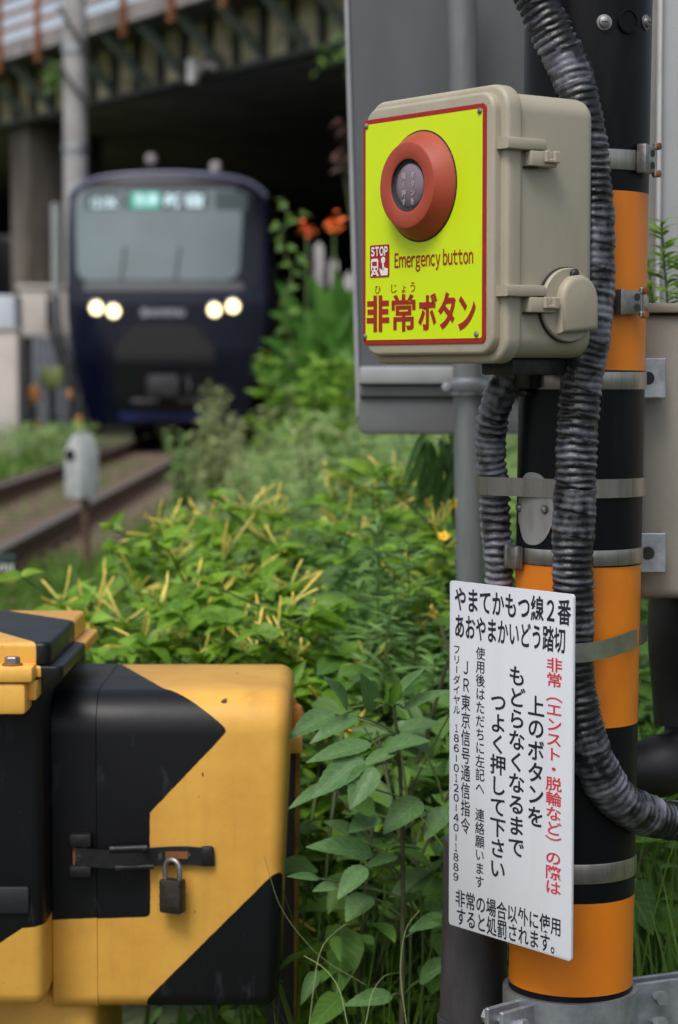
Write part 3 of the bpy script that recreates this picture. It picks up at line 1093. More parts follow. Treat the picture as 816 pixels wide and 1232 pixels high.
b.lathe([(0.034, -0.002), (0.034, 0.012), (0.027, 0.014), (0.026, 0.001), (0.0, 0.0005)], Mh, mat('hole_black', (0.004, 0.004, 0.004), 0.9), 20)
b.build('hole', hb)
b = B(); b.tube([(0.01, 0, 0), (0.0, 0, za + 0.01)], 0.027, mat('post_brown', (0.10, 0.055, 0.035), 0.85, var=0.5, scale=7), 12); b.build('post', ms)

# dark name plate at the left edge
q = P(4, 684, 6.0)
pl = thing('name_plate', 'dark green plate with white strokes and a yellow lower edge at the left margin', 'sign', (q.x, q.y, -0.2))
b = B()
ka = 6.0 / F
z_ = q.z + 0.2
gpm = mat('plate_green', (0.012, 0.03, 0.022), 0.5)
b.box(-0.12, 15 * ka, 0, 0.02, z_ - 6 * ka, z_ + 17 * ka, gpm, 0.003)
b.box(-0.12, 14 * ka, -0.003, 0.0, z_ - 16 * ka, z_ - 7 * ka, mat('plate_yellow', (0.55, 0.42, 0.06), 0.5), 0.001)
for k in range(5):
    b.box(-10 * ka + k * 5 * ka, -8 * ka + k * 5 * ka, -0.002, 0.0, z_ - 3 * ka, z_ + (6 - k % 2) * ka, white_m)
b.build('board', pl)
b = B(); b.tube([(-0.06, 0.03, 0), (-0.06, 0.03, z_ + 0.02)], 0.02, dark_iron, 10); b.build('post', pl)

# pale fence behind the canna plants
pk = thing('picket_fence', 'weathered pale picket fence behind the orange flowers', 'fence', (0, 17, -0.2))
for k in range(16):
    x = P(378, 300, 17).x + k * 0.115
    b = B()
    h_ = P(400, 290 + (k * 7) % 5 * 9, 17).z + 0.2
    b.prism([(x, 0), (x + 0.075, 0), (x + 0.075, h_ - 0.05), (x + 0.0375, h_), (x, h_ - 0.05)], 'xz', 0, 0.02, mat('pale_wood', (0.36, 0.33, 0.34), 0.8, var=0.6, scale=3), 0.003, 0.003, 1)
    b.build('picket', pk)
for z in (0.6, 1.6):
    b = B(); b.box(P(376, 300, 17).x, P(376, 300, 17).x + 1.9, 0.021, 0.06, z, z + 0.08, dark_iron)
    b.build('rail', pk)
# ================================================================== FOREGROUND HARDWARE
UANG = math.atan2(-2610.0, 2008.0)          # heading of the box face and of the sign (vanishing point at x = -1600)

# ------------------------------------------------------------------ grey sign board seen from behind, with its pipe
grey_paint = mat('grey_paint', (0.092, 0.100, 0.110), 0.5, var=0.12, scale=4, stretch=(3, 3, 0.6))
grey_rim = mat('grey_rim', (0.30, 0.31, 0.32), 0.5, var=0.12, scale=10)
YB = 3.75
sb = thing('sign_board', 'large dark grey sign board seen from its back, fixed to a grey steel pipe', 'sign', (0.2, YB, 0))
tl, bl = P(418, 0, YB), P(431, 522, YB)
xr = P(690, 300, YB).x - 0.2
zb_, ztop = bl.z, tl.z + 0.55
sl = (bl.x - tl.x) / (tl.z - bl.z)
x_b, x_t = bl.x - 0.2, bl.x - 0.2 - sl * (ztop - zb_)
b = B()
zr0 = P(431, 490, YB).z
b.prism([(x_b + 0.004, zr0), (xr, zr0), (xr - 0.01, ztop), (x_t, ztop)], 'xz', 0.0, 0.03, grey_paint, 0.002, 0.002, 1)
b.build('panel', sb)
b = B()
b.prism([(x_b - 0.003, zb_ + 0.03), (x_b + 0.0045, zb_ + 0.03), (x_t + 0.0, ztop), (x_t - 0.0075, ztop)], 'xz', -0.004, 0.034, grey_rim, 0.001, 0.001, 1)
b.build('edge_strip', sb)
b = B()
e = lambda py: P(431, py, YB).z
b.prism(rrect(x_b, xr, zb_, e(478), 0.012), 'xz', -0.012, 0.03, mat('rail_grey', (0.13, 0.135, 0.14), 0.5, var=0.12, scale=6), 0.003, 0.003, 2)
b.box(x_b + 0.002, xr, -0.035, 0.0, e(462), e(441), grey_rim, 0.004)
b.box(x_b + 0.002, xr, -0.022, 0.0, e(477), e(463.5), mat('rail_grey', (0.2, 0.2, 0.2)), 0.003)
b.build('lower_rail', sb)
b = B()
b.tube([P(555, -60, 3.66) - sb.location, P(566, 720, 3.66) - sb.location, P(571, 1400, 3.66) - sb.location], [0.0246, 0.0240, 0.0235], mat('pipe_grey', (0.17, 0.185, 0.19), 0.42, 0.25, var=0.18, scale=7, stretch=(6, 6, 0.8)), 24)
b.build('pipe', sb)
b = B()
c0 = P(564, 465, 3.66) - sb.location
b.lathe([(0.0255, -0.014), (0.030, -0.014), (0.030, 0.014), (0.0255, 0.014)], Matrix.Translation(c0), galv, 24)
b.box(c0.x - 0.035, c0.x + 0.05, c0.y - 0.037, c0.y - 0.031, c0.z - 0.009, c0.z + 0.009, mat('dull_clip', (0.13, 0.14, 0.15), 0.5, 0.5, var=0.3, scale=40), 0.002)
for sx in (-0.04, 0.045):
    b.lathe([(0.0, 0.012), (0.008, 0.011), (0.008, 0)], Matrix.Translation((c0.x + sx, c0.y - 0.037, c0.z)) @ toward((0, -1, 0)), galv, 6)
b.build('pipe_clamp', sb)

# pale locker at the upper right
YL = 3.3
a = P(781, 0, YL)
lk = thing('equipment_locker', 'pale grey tall locker with a raised edge behind the pole top at the right', 'locker', (a.x, YL, 0))
lk_m = mat('locker_grey', (0.36, 0.37, 0.38), 0.55, var=0.08, scale=3)
zt_ = P(800, 0, YL).z + 0.3
zb2 = P(800, 560, YL).z
px_l = YL / F
b = B(); b.box(14 * px_l, 0.42, 0.0, 0.3, zb2, zt_, lk_m, 0.004); b.build('casing', lk)
b = B(); b.box(11 * px_l, 15 * px_l, -0.012, 0.29, zb2 + 0.002, zt_ - 0.002, mat('locker_edge', (0.55, 0.55, 0.55), 0.45, var=0.1, scale=8), 0.002)
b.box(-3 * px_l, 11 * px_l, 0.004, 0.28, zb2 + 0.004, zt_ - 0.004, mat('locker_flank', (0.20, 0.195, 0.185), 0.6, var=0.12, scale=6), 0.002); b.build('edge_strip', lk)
b = B()
for z in (zb2 + 0.1, zt_ - 0.2):
    b.box(-0.02, 0.3, 0.3, 0.34, z, z + 0.05, galv, 0.003)
b.tube([(0.2, 0.36, -0.3), (0.2, 0.36, zt_ + 0.1)], 0.038, galv, 20)
b.build('mast', lk)

# beige cabinet at the right
YC = 2.5
a, c = P(764, 721, YC), P(764, 365, YC)
bc = thing('beige_cabinet', 'taupe beige cabinet with a lipped top, bracketed to the right side of the striped pole', 'cabinet', (a.x, YC, 0))
beige2 = mat('cabinet_taupe', (0.36, 0.325, 0.27), 0.5, var=0.10, scale=5, bump=0.15, bscale=140)
b = B()
b.box(0.0, 0.34, 0.0, 0.2, a.z, c.z - 0.012, beige2, 0.012, 3); b.build('casing', bc)
b = B(); b.box(-0.008, 0.35, -0.010, 0.21, c.z - 0.011, c.z, beige2, 0.003, 2); b.build('lid', bc)
for py_ in (455, 665):
    b = B()
    z = P(785, py_, 2.47).z
    x0_, x1_ = P(765, py_, 2.47).x - a.x, P(801, py_, 2.47).x - a.x
    hh = 24 * 2.47 / F
    b.box(x0_ - 0.03, x1_, -0.034, -0.030, z - hh, z + hh, galv, 0.0012, 1)
    b.box(x1_ - 0.004, x1_, -0.0299, -0.001, z - hh, z + hh, galv, 0.0012, 1)
    br_ = b.build('bracket', bc)
    b = B()
    xs_ = P(779, py_, 2.47).x - a.x
    b.lathe([(0.0075, 0.0), (0.0075, 0.0014), (0.0, 0.0014)], Matrix.Translation((xs_, -0.0342, z)) @ toward((0, -1, 0)), mat('slot_dark', (0.03, 0.03, 0.03), 0.8), 16)
    b.box(xs_ - 0.022, xs_, -0.0354, -0.0345, z - 0.006, z + 0.006, mat('slot_dark', (0.03, 0.03, 0.03), 0.8))
    b.build('slot', br_)

# ------------------------------------------------------------------ striped pole
YP, RP = 2.42, 0.0699
ax_b, ax_t = P(687, 1150, YP), P(708.5, 0, YP)
adir = (ax_t - ax_b).normalized()


def axpt(z):
    return ax_b + adir * ((z - ax_b.z) / adir.z)


def zfront(py):
    return P(690, py, YP - RP).z


orange_p = mat('orange_paint', (0.82, 0.235, 0.008), 0.40, col2=(0.66, 0.17, 0.010), scale=6, thr=(0.45, 0.85), bump=0.08, bscale=130)
black_p = mat('black_paint', (0.0032, 0.0036, 0.005), 0.42, spec=0.2, col2=(0.012, 0.013, 0.016), scale=9, thr=(0.5, 0.85), stretch=(4, 4, 0.8))
pole = thing('striped_pole', 'steel pole painted in black and orange bands carrying the emergency box and white notice', 'pole', axpt(-0.2))
O0 = pole.location
b = B()
cuts = [(-0.2, black_p), (zfront(1200), orange_p), (zfront(1088), black_p), (zfront(877), orange_p), (zfront(683), black_p), (zfront(445), orange_p), (zfront(228), black_p), (2.6, None)]
for (z0_, m_), (z1_, _) in zip(cuts, cuts[1:]):
    b.tube([axpt(z0_) - O0, axpt(z1_) - O0], RP, m_, 64, caps=False)
b.tube([axpt(2.6) - O0, axpt(2.62) - O0], RP + 0.003, black_p, 48)
# black paint flake near the foot
b.build('shaft', pole)


def onpole(px, py):
    """point and outward direction on the pole surface under a photo pixel"""
    d = ray(px, py); o = CAM
    # solve against a vertical cylinder about the local axis point
    q = axpt((CAM + d * (YP / d.y)).z)
    A = d.x ** 2 + d.y ** 2
    Bq = 2 * (d.x * (o.x - q.x) + d.y * (o.y - q.y))
    Cq = (o.x - q.x) ** 2 + (o.y - q.y) ** 2 - RP ** 2
    D = Bq * Bq - 4 * A * Cq
    t = (-Bq - math.sqrt(max(D, 0))) / (2 * A)
    p = o + d * t
    return p, Vector((p.x - q.x, p.y - q.y, 0)).normalized()


steel = mat('stainless', (0.44, 0.42, 0.385), 0.27, 0.9, col2=(0.25, 0.235, 0.21), scale=11, thr=(0.4, 0.68), stretch=(6, 6, 0.4))
worn_steel = mat('worn_steel', (0.30, 0.29, 0.28), 0.42, 0.85, var=0.35, scale=60)
for px_ in (727, 777):
    p, nrm = onpole(px_, 27)
    b = B(); M = Matrix.Translation(p - O0) @ toward(nrm)
    b.lathe([(0.0085, 0), (0.0085, 0.001), (0.006, 0.0014), (0.0058, 0.004), (0.003, 0.0052), (0, 0.0054)], M, worn_steel, 20)
    b.box(-0.0035, 0.0035, -0.0007, 0.0007, 0.0050, 0.0056, mat('slot_dark', (0.03, 0.03, 0.03)), M=M)
    b.build('screw', pole)
p, nrm = onpole(755, 26)
b = B(); M = Matrix.Translation(p - O0) @ toward(nrm)
b.lathe([(0.0135, -0.001), (0.0132, 0.0022), (0.0118, 0.0026), (0.0114, 0.001)], M, black_p, 28)
b.lathe([(0.0115, 0.0007), (0.0, 0.0005)], M, mat('hole_rust', (0.035, 0.012, 0.006), 0.9, var=0.6, scale=120), 28)
b.build('cable_hole', pole)

# ------------------------------------------------------------------ steel bands round the pole


def buckle(px, py, parent, root, w=30, h=34, ears=True):
    p, nrm = onpole(px, py)
    p = p - root
    M = Matrix.Translation(p) @ Matrix.Rotation(math.atan2(nrm.x, -nrm.y), 4, 'Z')
    k = YP / F
    b = B()
    b.box(-w * k / 2, w * k / 2, -0.011, -0.001, -h * k / 2, h * k / 2, worn_steel, 0.0022, 2, M=M)
    b.box(-w * k / 2 - 0.002, -w * k / 2 + 0.006, -0.013, -0.001, -h * k / 2 - 0.001, h * k / 2 + 0.001, worn_steel, 0.002, 2, M=M)
    if ears:
        for s_ in (-1, 1):
            b.box(w * k / 2 - 0.002, w * k / 2 + 0.009, -0.012, -0.008, s_ * h * k / 2 - 0.0035, s_ * h * k / 2 + 0.0035, worn_steel, 0.0012, 1, M=M)
            b.lathe([(0, 0.0145), (0.004, 0.0138), (0.004, 0.006)], M @ Matrix.Translation((w * k / 2 + 0.004, 0, s_ * h * k / 2)) @ toward((0, -1, 0)), rust, 10)
            b.lathe([(0.0042, 0.0112), (0.0042, 0.0115), (0, 0.0115)], M @ Matrix.Translation((w * k / 2 - 0.007, 0, s_ * h * k * 0.22)) @ toward((0, -1, 0)), mat('slot_dark', (0.03, 0.03, 0.03)), 12)
        b.box(w * k / 2 - 0.001, w * k / 2 + 0.004, -0.0105, -0.002, -h * k / 2, h * k / 2, worn_steel, 0.001, 1, M=M)
    b.build('buckle', parent)


def poleband(label, py, hpx, bk=None, r_add=0.0016):
    z = zfront(py)
    c = axpt(z)
    t = thing('steel_band', label, 'band', c, group='steel bands round the striped pole')
    h = hpx * (YP - RP) / F / 2
    b = B()
    b.lathe([(RP + 0.0002, -h), (RP + r_add, -h), (RP + r_add + 0.0003, -h + 0.001), (RP + r_add + 0.0003, h - 0.001), (RP + r_add, h), (RP + 0.0002, h)],
            Matrix.Rotation(0.0, 4, 'Z'), steel, 72)
    b.build('strap', t)
    if bk:
        buckle(bk[0], py + bk[1], t, c, *bk[2:])
    return t


poleband('stainless band with buckle at the right, above the upper orange stripe', 191, 24, (772, 1, 26, 32))
poleband('stainless band with worn buckle across the middle of the upper orange stripe', 364, 20, (752, 0, 32, 28))
b457 = poleband('stainless band with bracket directly below the emergency box', 458, 21)
poleband('stainless band whose buckle sits at the left, just above the middle orange stripe', 672, 19, (625, -2, 34, 28, False))
poleband('plain stainless band across the lower black stripe beside the notice foot', 1052, 24)
# bracket plates under the emergency box on the band
b = B()
c = b457.location
p, nrm = onpole(640, 455)
M = Matrix.Translation(p - c) @ Matrix.Rotation(math.atan2(nrm.x, -nrm.y), 4, 'Z')
dk = mat('dark_bracket', (0.05, 0.05, 0.05), 0.5, 0.6, var=0.4, scale=40)
b.box(-0.012, 0.016, -0.016, 0.0, -0.012, 0.013, dk, 0.003, 2, M=M)
b.box(-0.05, -0.010, -0.010, -0.002, -0.011, 0.012, dk, 0.002, 2, M=M)
b.lathe([(0.004, 0), (0.004, 0.0006), (0, 0.0006)], M @ Matrix.Translation((-0.03, -0.0102, 0.001)) @ toward((0, -1, 0)), mat('slot_dark', (0.03, 0.03, 0.03)), 12)
b.box(-0.012, 0.004, -0.012, 0.0, -0.020, -0.0125, dk, 0.002, 1, M=M)
b.build('bracket', b457)

# strap that also holds the left conduit
hl = [P(x, y, Y) for x, y, Y in ((616, 452, 2.40), (604, 470, 2.40), (594, 500, 2.41), (590, 540, 2.42), (595, 590, 2.425), (597, 640, 2.43), (601, 700, 2.44), (600, 800, 2.46), (588, 920, 2.48), (575, 1040, 2.50))]
zq = zfront(588)
cpo = axpt(zq)
lc = P(596, 588, 2.425); rl = 0.0185
t = thing('steel_band', 'wide band binding the left corrugated conduit to the pole, over the rounded tag', 'band', cpo, group='steel bands round the striped pole')
pts = []
R1 = RP + 0.0028
an0 = math.radians(-115)
for k in range(30):
    an = math.radians(150) + (math.radians(-129) - math.radians(150)) * k / 29    # behind, right side, front
    pts.append(Vector((R1 * math.cos(an), R1 * math.sin(an), 0)))
lcl = Vector((lc.x - cpo.x, lc.y - cpo.y, 0))
for k in range(14):
    an = math.radians(-129) - math.radians(140) * k / 13
    pts.append(lcl + Vector(((rl + 0.002) * math.cos(an), (rl + 0.002) * math.sin(an), 0)))
b = B(); b.ribbon(pts, 22 * YP / F, 0.0012, steel); b.build('strap', t)

# rounded tag plate on the pole
p, nrm = onpole(641, 612)
tagp = thing('tag_plate', 'blank rounded grey metal tag held under the band on the black stripe', 'tag', axpt(p.z))
a_c = math.atan2(nrm.y, nrm.x)
k = YP / F
hw_, hz = 32 * k, 43 * k
R2 = RP + 0.0012
NC, NR = 18, 6
V, Fc = [], []
for side in (0, 1):
    for i in range(NC + 1):
        u = -1 + 2 * i / NC
        hgt = hz * max(0.25, (1 - abs(u) ** 2.6)) ** (1 / 1.7)
        an = a_c + u * hw_ / R2
        rr = R2 - 0.001 * side
        for j in range(NR + 1):
            V.append((rr * math.cos(an), rr * math.sin(an), -hgt + 2 * hgt * j / NR))
n1 = (NC + 1) * (NR + 1)
for i in range(NC):
    for j in range(NR):
        q = i * (NR + 1) + j
        Fc.append((q, q + NR + 1, q + NR + 2, q + 1))
        Fc.append((n1 + q, n1 + q + 1, n1 + q + NR + 2, n1 + q + NR + 1))
    for q in (i * (NR + 1), i * (NR + 1) + NR):
        Fc.append((q, q + NR + 1, n1 + q + NR + 1, n1 + q))
for i in (0, NC):
    for j in range(NR):
        q = i * (NR + 1) + j
        Fc.append((q, q + 1, n1 + q + 1, n1 + q))
b = B()
b.add(V, Fc, mat('tag_grey', (0.40, 0.40, 0.39), 0.5, 0.3, col2=(0.26, 0.20, 0.15), scale=20, thr=(0.52, 0.8), stretch=(3, 3, 0.7)))
b.build('plate', tagp)
for du in (-0.86, 0.62):
    an = a_c + du * hw_ / R2
    Mx = Matrix.Translation((R2 * math.cos(an), R2 * math.sin(an), 0.0)) @ toward((math.cos(an), math.sin(an), 0))
    b = B(); b.lathe([(0.0048, 0.0), (0.0046, 0.002), (0.0036, 0.0036), (0, 0.0042)], Mx, worn_steel, 14); b.build('screw', tagp)

# ------------------------------------------------------------------ emergency button box
WB, HB, LB = 0.2275, 0.2835, 0.1385
near = P(601.5, 270, 2.2)
u_ = Vector((math.cos(UANG), math.sin(UANG), 0))
zlo, zhi = P(604, 437, 2.2).z, P(604, 97, 2.2).z
HB = zhi - zlo
fr_o = Vector((near.x, near.y, zlo)) - u_ * (WB / 2)
FB = Frame(fr_o, UANG)
ebox = thing('emergency_box', 'beige emergency button box with a yellow face and red button, strapped to the pole', 'emergency box', fr_o, UANG)
beige = mat('box_beige', (0.385, 0.350, 0.265), 0.5, col2=(0.29, 0.25, 0.17), scale=6, thr=(0.46, 0.80), bump=0.12, bscale=260, stretch=(1.3, 1.3, 0.7))
h2 = WB / 2
b = B()
b.prism(rrect(-h2 + 0.007, h2 - 0.004, 0.006, HB - 0.007, 0.022, 8), 'xz', 0.024, LB, beige, 0.0, 0.014, 4)
b.build('case', ebox)
b = B()
b.prism(rrect(-h2, h2, 0.0, HB, 0.026, 8), 'xz', 0.010, 0.030, beige, 0.005, 0.003, 4)
b.prism(rrect(-h2 + 0.008, h2 - 0.010, 0.009, HB - 0.008, 0.020, 8), 'xz', 0.0, 0.011, beige, 0.004, 0.0, 4)
b.build('lid', ebox)
# face plate
red = mat('face_red', (0.33, 0.011, 0.007), 0.42, var=0.1, scale=30)
yel = mat('face_yellow', (0.62, 0.80, 0.0), 0.36, var=0.03, scale=12)
whi = mat('face_white', (0.8, 0.78, 0.76), 0.45)
fx = lambda px, py: FB.hit(px, py, -0.0012)
(xa, _), (xb, _) = fx(435, 280), fx(584.5, 270)
zt_a, zb_a = (fx(436, 146)[1] + fx(583, 123)[1]) / 2, (fx(434, 415.5)[1] + fx(583, 412.5)[1]) / 2
xa = max(xa, -h2 + 0.006)
b = B()
b.prism(rrect(xa, xb, zb_a, zt_a, 0.006), 'xz', -0.0012, 0.001, red, 0.0003, 0, 1)
bw = 0.0052
b.prism(rrect(xa + bw, xb - bw, zb_a + bw, zt_a - bw, 0.003), 'xz', -0.0016, -0.0012, yel)
yt = -0.0021


def frow(st, pxl, pyl, pxr, pyr, m, off=0.0, em=True):
    """row of lettering given its top-left and bottom-right pixel on the face"""
    x0_, z1_ = fx(pxl, pyl)
    x1_, z0_ = fx(pxr, pyr)
    b.text(st, x0_, x1_, z0_, z1_, yt, m, off, em)


for st, pl_, pr_, ptop, pbot in (('非', 442, 469, 356, 399), ('常', 472, 500.5, 354.5, 398.5), ('ボ', 504, 526.5, 353, 397), ('タ', 528, 549, 351.5, 396), ('ン', 552, 573, 356, 397)):
    x0_, z1_ = fx(pl_, ptop); x1_, z0_ = fx(pr_, pbot)
    b.text(st, x0_, x1_, z0_, z1_, yt, red, 0.022 if st == '常' else 0.036, False)
ex0, ez1 = fx(475.5, 304.5); _, ez0 = fx(475.5, 321.5); ex1, ez0b = fx(570, 317)
b.latin('Emergency button', ex0, ex1, (ez0 + ez0b) / 2, (ez0 + ez0b) / 2 + (ez1 - ez0), yt, red, 0.014)
for st, pl_, pr_, ptop, pbot in (('ひ', 452, 459, 344, 353), ('じ', 471.5, 478, 342, 352), ('ょ', 484, 489, 343.5, 352), ('う', 494.5, 500, 339.5, 351)):
    x0_, z1_ = fx(pl_, ptop); x1_, z0_ = fx(pr_, pbot)
    b.text(st, x0_, x1_, z0_, z1_, yt, red, 0.0, False)
# STOP pictogram
x0_, z1_ = fx(446, 295.5); x1_, z0_ = fx(469, 333)
w_, h_ = x1_ - x0_, z1_ - z0_
b.prism(rrect(x0_, x1_, z0_, z1_, 0.002), 'xz', -0.0021, -0.0016, red)
yt = -0.0025
b.latin('STOP', x0_ + 0.07 * w_, x1_ - 0.06 * w_, z1_ - 0.33 * h_, z1_ - 0.07 * h_, yt, whi, 0.04, 0.10)
def pp(poly, m=whi, y0=-0.0025, y1=-0.0021):
    b.prism([(x0_ + a * w_, z0_ + c * h_) for a, c in poly], 'xz', y0, y1, m)
pp(rrect(0.07, 0.44, 0.19, 0.58, 0.08, 4))
pp([(0.14, 0.36), (0.38, 0.36), (0.38, 0.49), (0.14, 0.49)], red, -0.0028, -0.0025)
pp(circ(0.17, 0.265, 0.045, 10), red, -0.0028, -0.0025); pp(circ(0.35, 0.265, 0.045, 10), red, -0.0028, -0.0025)
pp([(0.15, 0.19), (0.24, 0.19), (0.14, 0.04), (0.05, 0.04)]); pp([(0.28, 0.19), (0.37, 0.19), (0.47, 0.04), (0.38, 0.04)])
pp([(0.17, 0.09), (0.36, 0.09), (0.36, 0.13), (0.17, 0.13)])
pp(circ(0.70, 0.52, 0.105, 14))
pp([(0.66, 0.2), (0.74, 0.2), (0.74, 0.44), (0.66, 0.44)])
pp([(0.60, 0.05), (0.93, 0.05), (0.95, 0.25), (0.74, 0.30), (0.66, 0.30), (0.66, 0.2), (0.53, 0.27), (0.51, 0.22)])
plate = b.build('face_plate', ebox)
for px_, py_ in ((441.5, 152), (578, 133.5), (440, 405), (574, 402)):
    x, z = fx(px_, py_)
    b = B(); b.lathe([(0.0032, 0), (0.0032, 0.001), (0.002, 0.0018), (0, 0.002)], Matrix.Translation((x, -0.0016, z)) @ toward((0, -1, 0)), worn_steel, 12)
    b.build('screw', plate)
# red button
bx, bz = FB.hit(506.5, 224, -0.0016)
rb = abs(FB.hit(506, 160, -0.0016)[1] - FB.hit(506, 290, -0.0016)[1]) / 2
red_ring = mat('button_red', (0.36, 0.055, 0.026), 0.5, var=0.10, scale=25, bump=0.1, bscale=300)
M = Matrix.Translation((bx, -0.0016, bz)) @ toward((0, -1, 0))
b = B()
ri = rb * 0.475
b.lathe([(rb + 0.001, 0.0), (rb, 0.002), (rb * 0.985, 0.004), (rb * 0.81, 0.0175), (rb * 0.79, 0.0192), (rb * 0.76, 0.0198), (ri + 0.0025, 0.0192), (ri + 0.0008, 0.0186), (ri, 0.017), (ri, 0.007)], M, red_ring, 72)
ring_ = b.build('button_ring', ebox)
b = B()
b.lathe([(rb + 0.0022, 0.0), (rb + 0.002, 0.0006), (rb - 0.002, 0.0008)], M, mat('gasket', (0.02, 0.02, 0.02), 0.7), 64)
b.lathe([(ri, 0.0183), (ri * 0.97, 0.0160), (ri * 0.86, 0.0150), (ri * 0.84, 0.011)], M, mat('gasket', (0.02, 0.02, 0.02), 0.7), 48, caps=False)
b.build('gasket', ring_)
lens_m = mat('button_lens', (0.20, 0.15, 0.185), 0.22, var=0.2, scale=40)
b = B()
rl_ = ri * 0.85
b.lathe([(rl_, 0.011), (rl_, 0.0150), (rl_ * 0.9, 0.0165), (rl_ * 0.5, 0.0178), (0, 0.0182)], M, lens_m, 48)
lt = mat('lens_letter', (0.5, 0.45, 0.46), 0.5)
for col_, xo in (('ボタンを', 0.22), ('強く押す', -0.42)):
    for k, ch in enumerate(col_):
        s_ = rl_ * 0.34
        zz = bz + rl_ * 0.62 - k * rl_ * 0.40
        b.text(ch, bx + xo * rl_, bx + xo * rl_ + s_, zz - s_, zz, -0.0016 - 0.0187, lt, 0.0)
b.build('lens', ring_)
# latches on the hinge side: their plane is the case flank x = h2
rimx = h2
for pz in (172, 350):
    zc = P(606, pz, 2.2).z - fr_o.z
    b = B()
    b.prism([(0.004, zc - 0.005), (0.004, zc + 0.006), (0.030, zc + 0.0065), (0.056, zc + 0.0065), (0.058, zc + 0.004), (0.058, zc - 0.004), (0.03, zc - 0.0055)], 'yz', rimx - 0.012, rimx + 0.0075, beige, 0.002, 0.002, 2)
    lt_ = b.build('latch', ebox)
    b = B()
    b.box(rimx - 0.006, rimx + 0.008, 0.035, 0.072, zc - 0.021, zc - 0.0055, beige, 0.0015, 2)
    b.box(rimx + 0.0079, rimx + 0.0125, 0.052, 0.057, zc - 0.017, zc - 0.0052, beige, 0.001, 1)
    b.box(rimx + 0.0079, rimx + 0.0125, 0.064, 0.072, zc - 0.017, zc - 0.0052, beige, 0.001, 1)
    b.box(rimx + 0.0079, rimx + 0.0125, 0.0565, 0.0645, zc - 0.017, zc - 0.013, beige, 0.001, 1)
    b.box(rimx - 0.004, rimx + 0.003, 0.034, 0.05, zc - 0.0225, zc - 0.0212, mat('gasket', (0.02, 0.02, 0.02)))
    b.build('catch', lt_)
# socket cover, lower corner of the flank
def flank(px, py):
    """(depth, height) on the plane x = h2 - 0.004 of the box frame"""
    d = ray(px, py)
    o = FB.o + FB.x * (h2 - 0.004)
    t = (o - CAM).dot(FB.x) / d.dot(FB.x)
    q = CAM + d * t - FB.o
    return q.dot(FB.y), q.z
y0_, z0_ = flank(680, 367)
rz_ = abs(flank(680, 322)[1] - flank(680, 411)[1]) / 2
b = B()
Mx = Matrix.Translation((h2 - 0.004, y0_, z0_)) @ toward((1, 0, 0))
b.lathe([(rz_ * 1.03, 0), (rz_ * 1.03, 0.003), (rz_ * 1.0, 0.0035)], Mx, mat('gasket', (0.02, 0.02, 0.02)), 48)
b.lathe([(rz_, 0.003), (rz_, 0.006), (rz_ * 0.97, 0.0075), (0, 0.0078)], Mx, beige, 48)
cov = b.build('socket_cover', ebox)
b = B()
ya, za = flank(664, 344); yb_, zb3 = flank(708, 402)
hw_ = (yb_ - ya) / 2 * 1.02
cy_, cz_ = (ya + yb_) / 2, 0
poly = [(cy_ - hw_, zb3), (cy_ + hw_, zb3 + 0.004)] + [(cy_ + hw_ * math.cos(t), z0_ + 0.003 + hw_ * 1.05 * math.sin(t)) for t in [math.pi * k / 14 for k in range(15)]]
b.prism(poly, 'yz', h2 + 0.001, h2 + 0.013, beige, 0.0, 0.006, 3)
b.build('hood', cov)
ys_, zs_ = flank(684, 330)
b = B(); b.lathe([(0.0055, 0.0), (0.0055, 0.003), (0.004, 0.0045), (0.0, 0.005)], Matrix.Translation((h2 + 0.0038, ys_, zs_)) @ toward((1, 0, 0)), dk, 16)
b.box(-0.003, 0.003, -0.0006, 0.0006, 0.0046, 0.0053, mat('slot_dark', (0.03, 0.03, 0.03)), M=Matrix.Translation((h2 + 0.0038, ys_, zs_)) @ toward((1, 0, 0)))
b.build('screw', cov)
# small lug on the left edge and mounting bar at the back
b = B()
x, z = FB.hit(433, 277, 0.03)
b.box(-h2 - 0.007, -h2 + 0.008, 0.016, 0.06, P(433, 293, 2.38).z - fr_o.z, P(433, 266, 2.38).z - fr_o.z, beige, 0.003, 2)
b.box(-h2 - 0.003, -h2 + 0.008, 0.018, 0.05, P(433, 350, 2.38).z - fr_o.z, P(433, 312, 2.38).z - fr_o.z, dk, 0.002, 2)
b.build('hinge', ebox)
b = B()
b.box(h2 - 0.10, h2 - 0.05, LB - 0.001, LB + 0.014, 0.03, HB - 0.03, galv, 0.002)
b.box(h2 - 0.085, h2 - 0.035, 0.05, LB - 0.01, -0.012, 0.006, dk, 0.003)
b.build('mounting_bracket', ebox)

# ------------------------------------------------------------------ white notice
YS = 2.275
ps = P(688, 930, YS) - Vector((0.0, 0.014, 0))
SO = Vector((ps.x, ps.y, 0))
FS = Frame(SO, UANG)
sx = lambda px, py: FS.hit(px, py, -0.0015)
xl = (sx(543, 699)[0] + sx(538, 1113)[0]) / 2
xr_ = 0.0
zt1 = (sx(543, 700)[1] + sx(688, 713.5)[1]) / 2
zb1 = (sx(538.5, 1113)[1] + sx(688, 1156)[1]) / 2
notice = thing('notice_board', 'white notice board of dark and red Japanese writing, fixed low on the striped pole', 'sign', SO, UANG)
board_m = mat('notice_white', (0.62, 0.645, 0.685), 0.40, col2=(0.54, 0.55, 0.57), scale=7, thr=(0.5, 0.85), stretch=(2, 2, 0.5), bump=0.04, bscale=25)
ink = mat('notice_ink', (0.012, 0.014, 0.03), 0.5)
ink_red = mat('notice_red', (0.62, 0.045, 0.06), 0.5)
b = B()
b.prism(rrect(xl, xr_, zb1, zt1, 0.004, 5), 'xz', -0.0015, 0.002, board_m, 0.0006, 0.0006, 2)


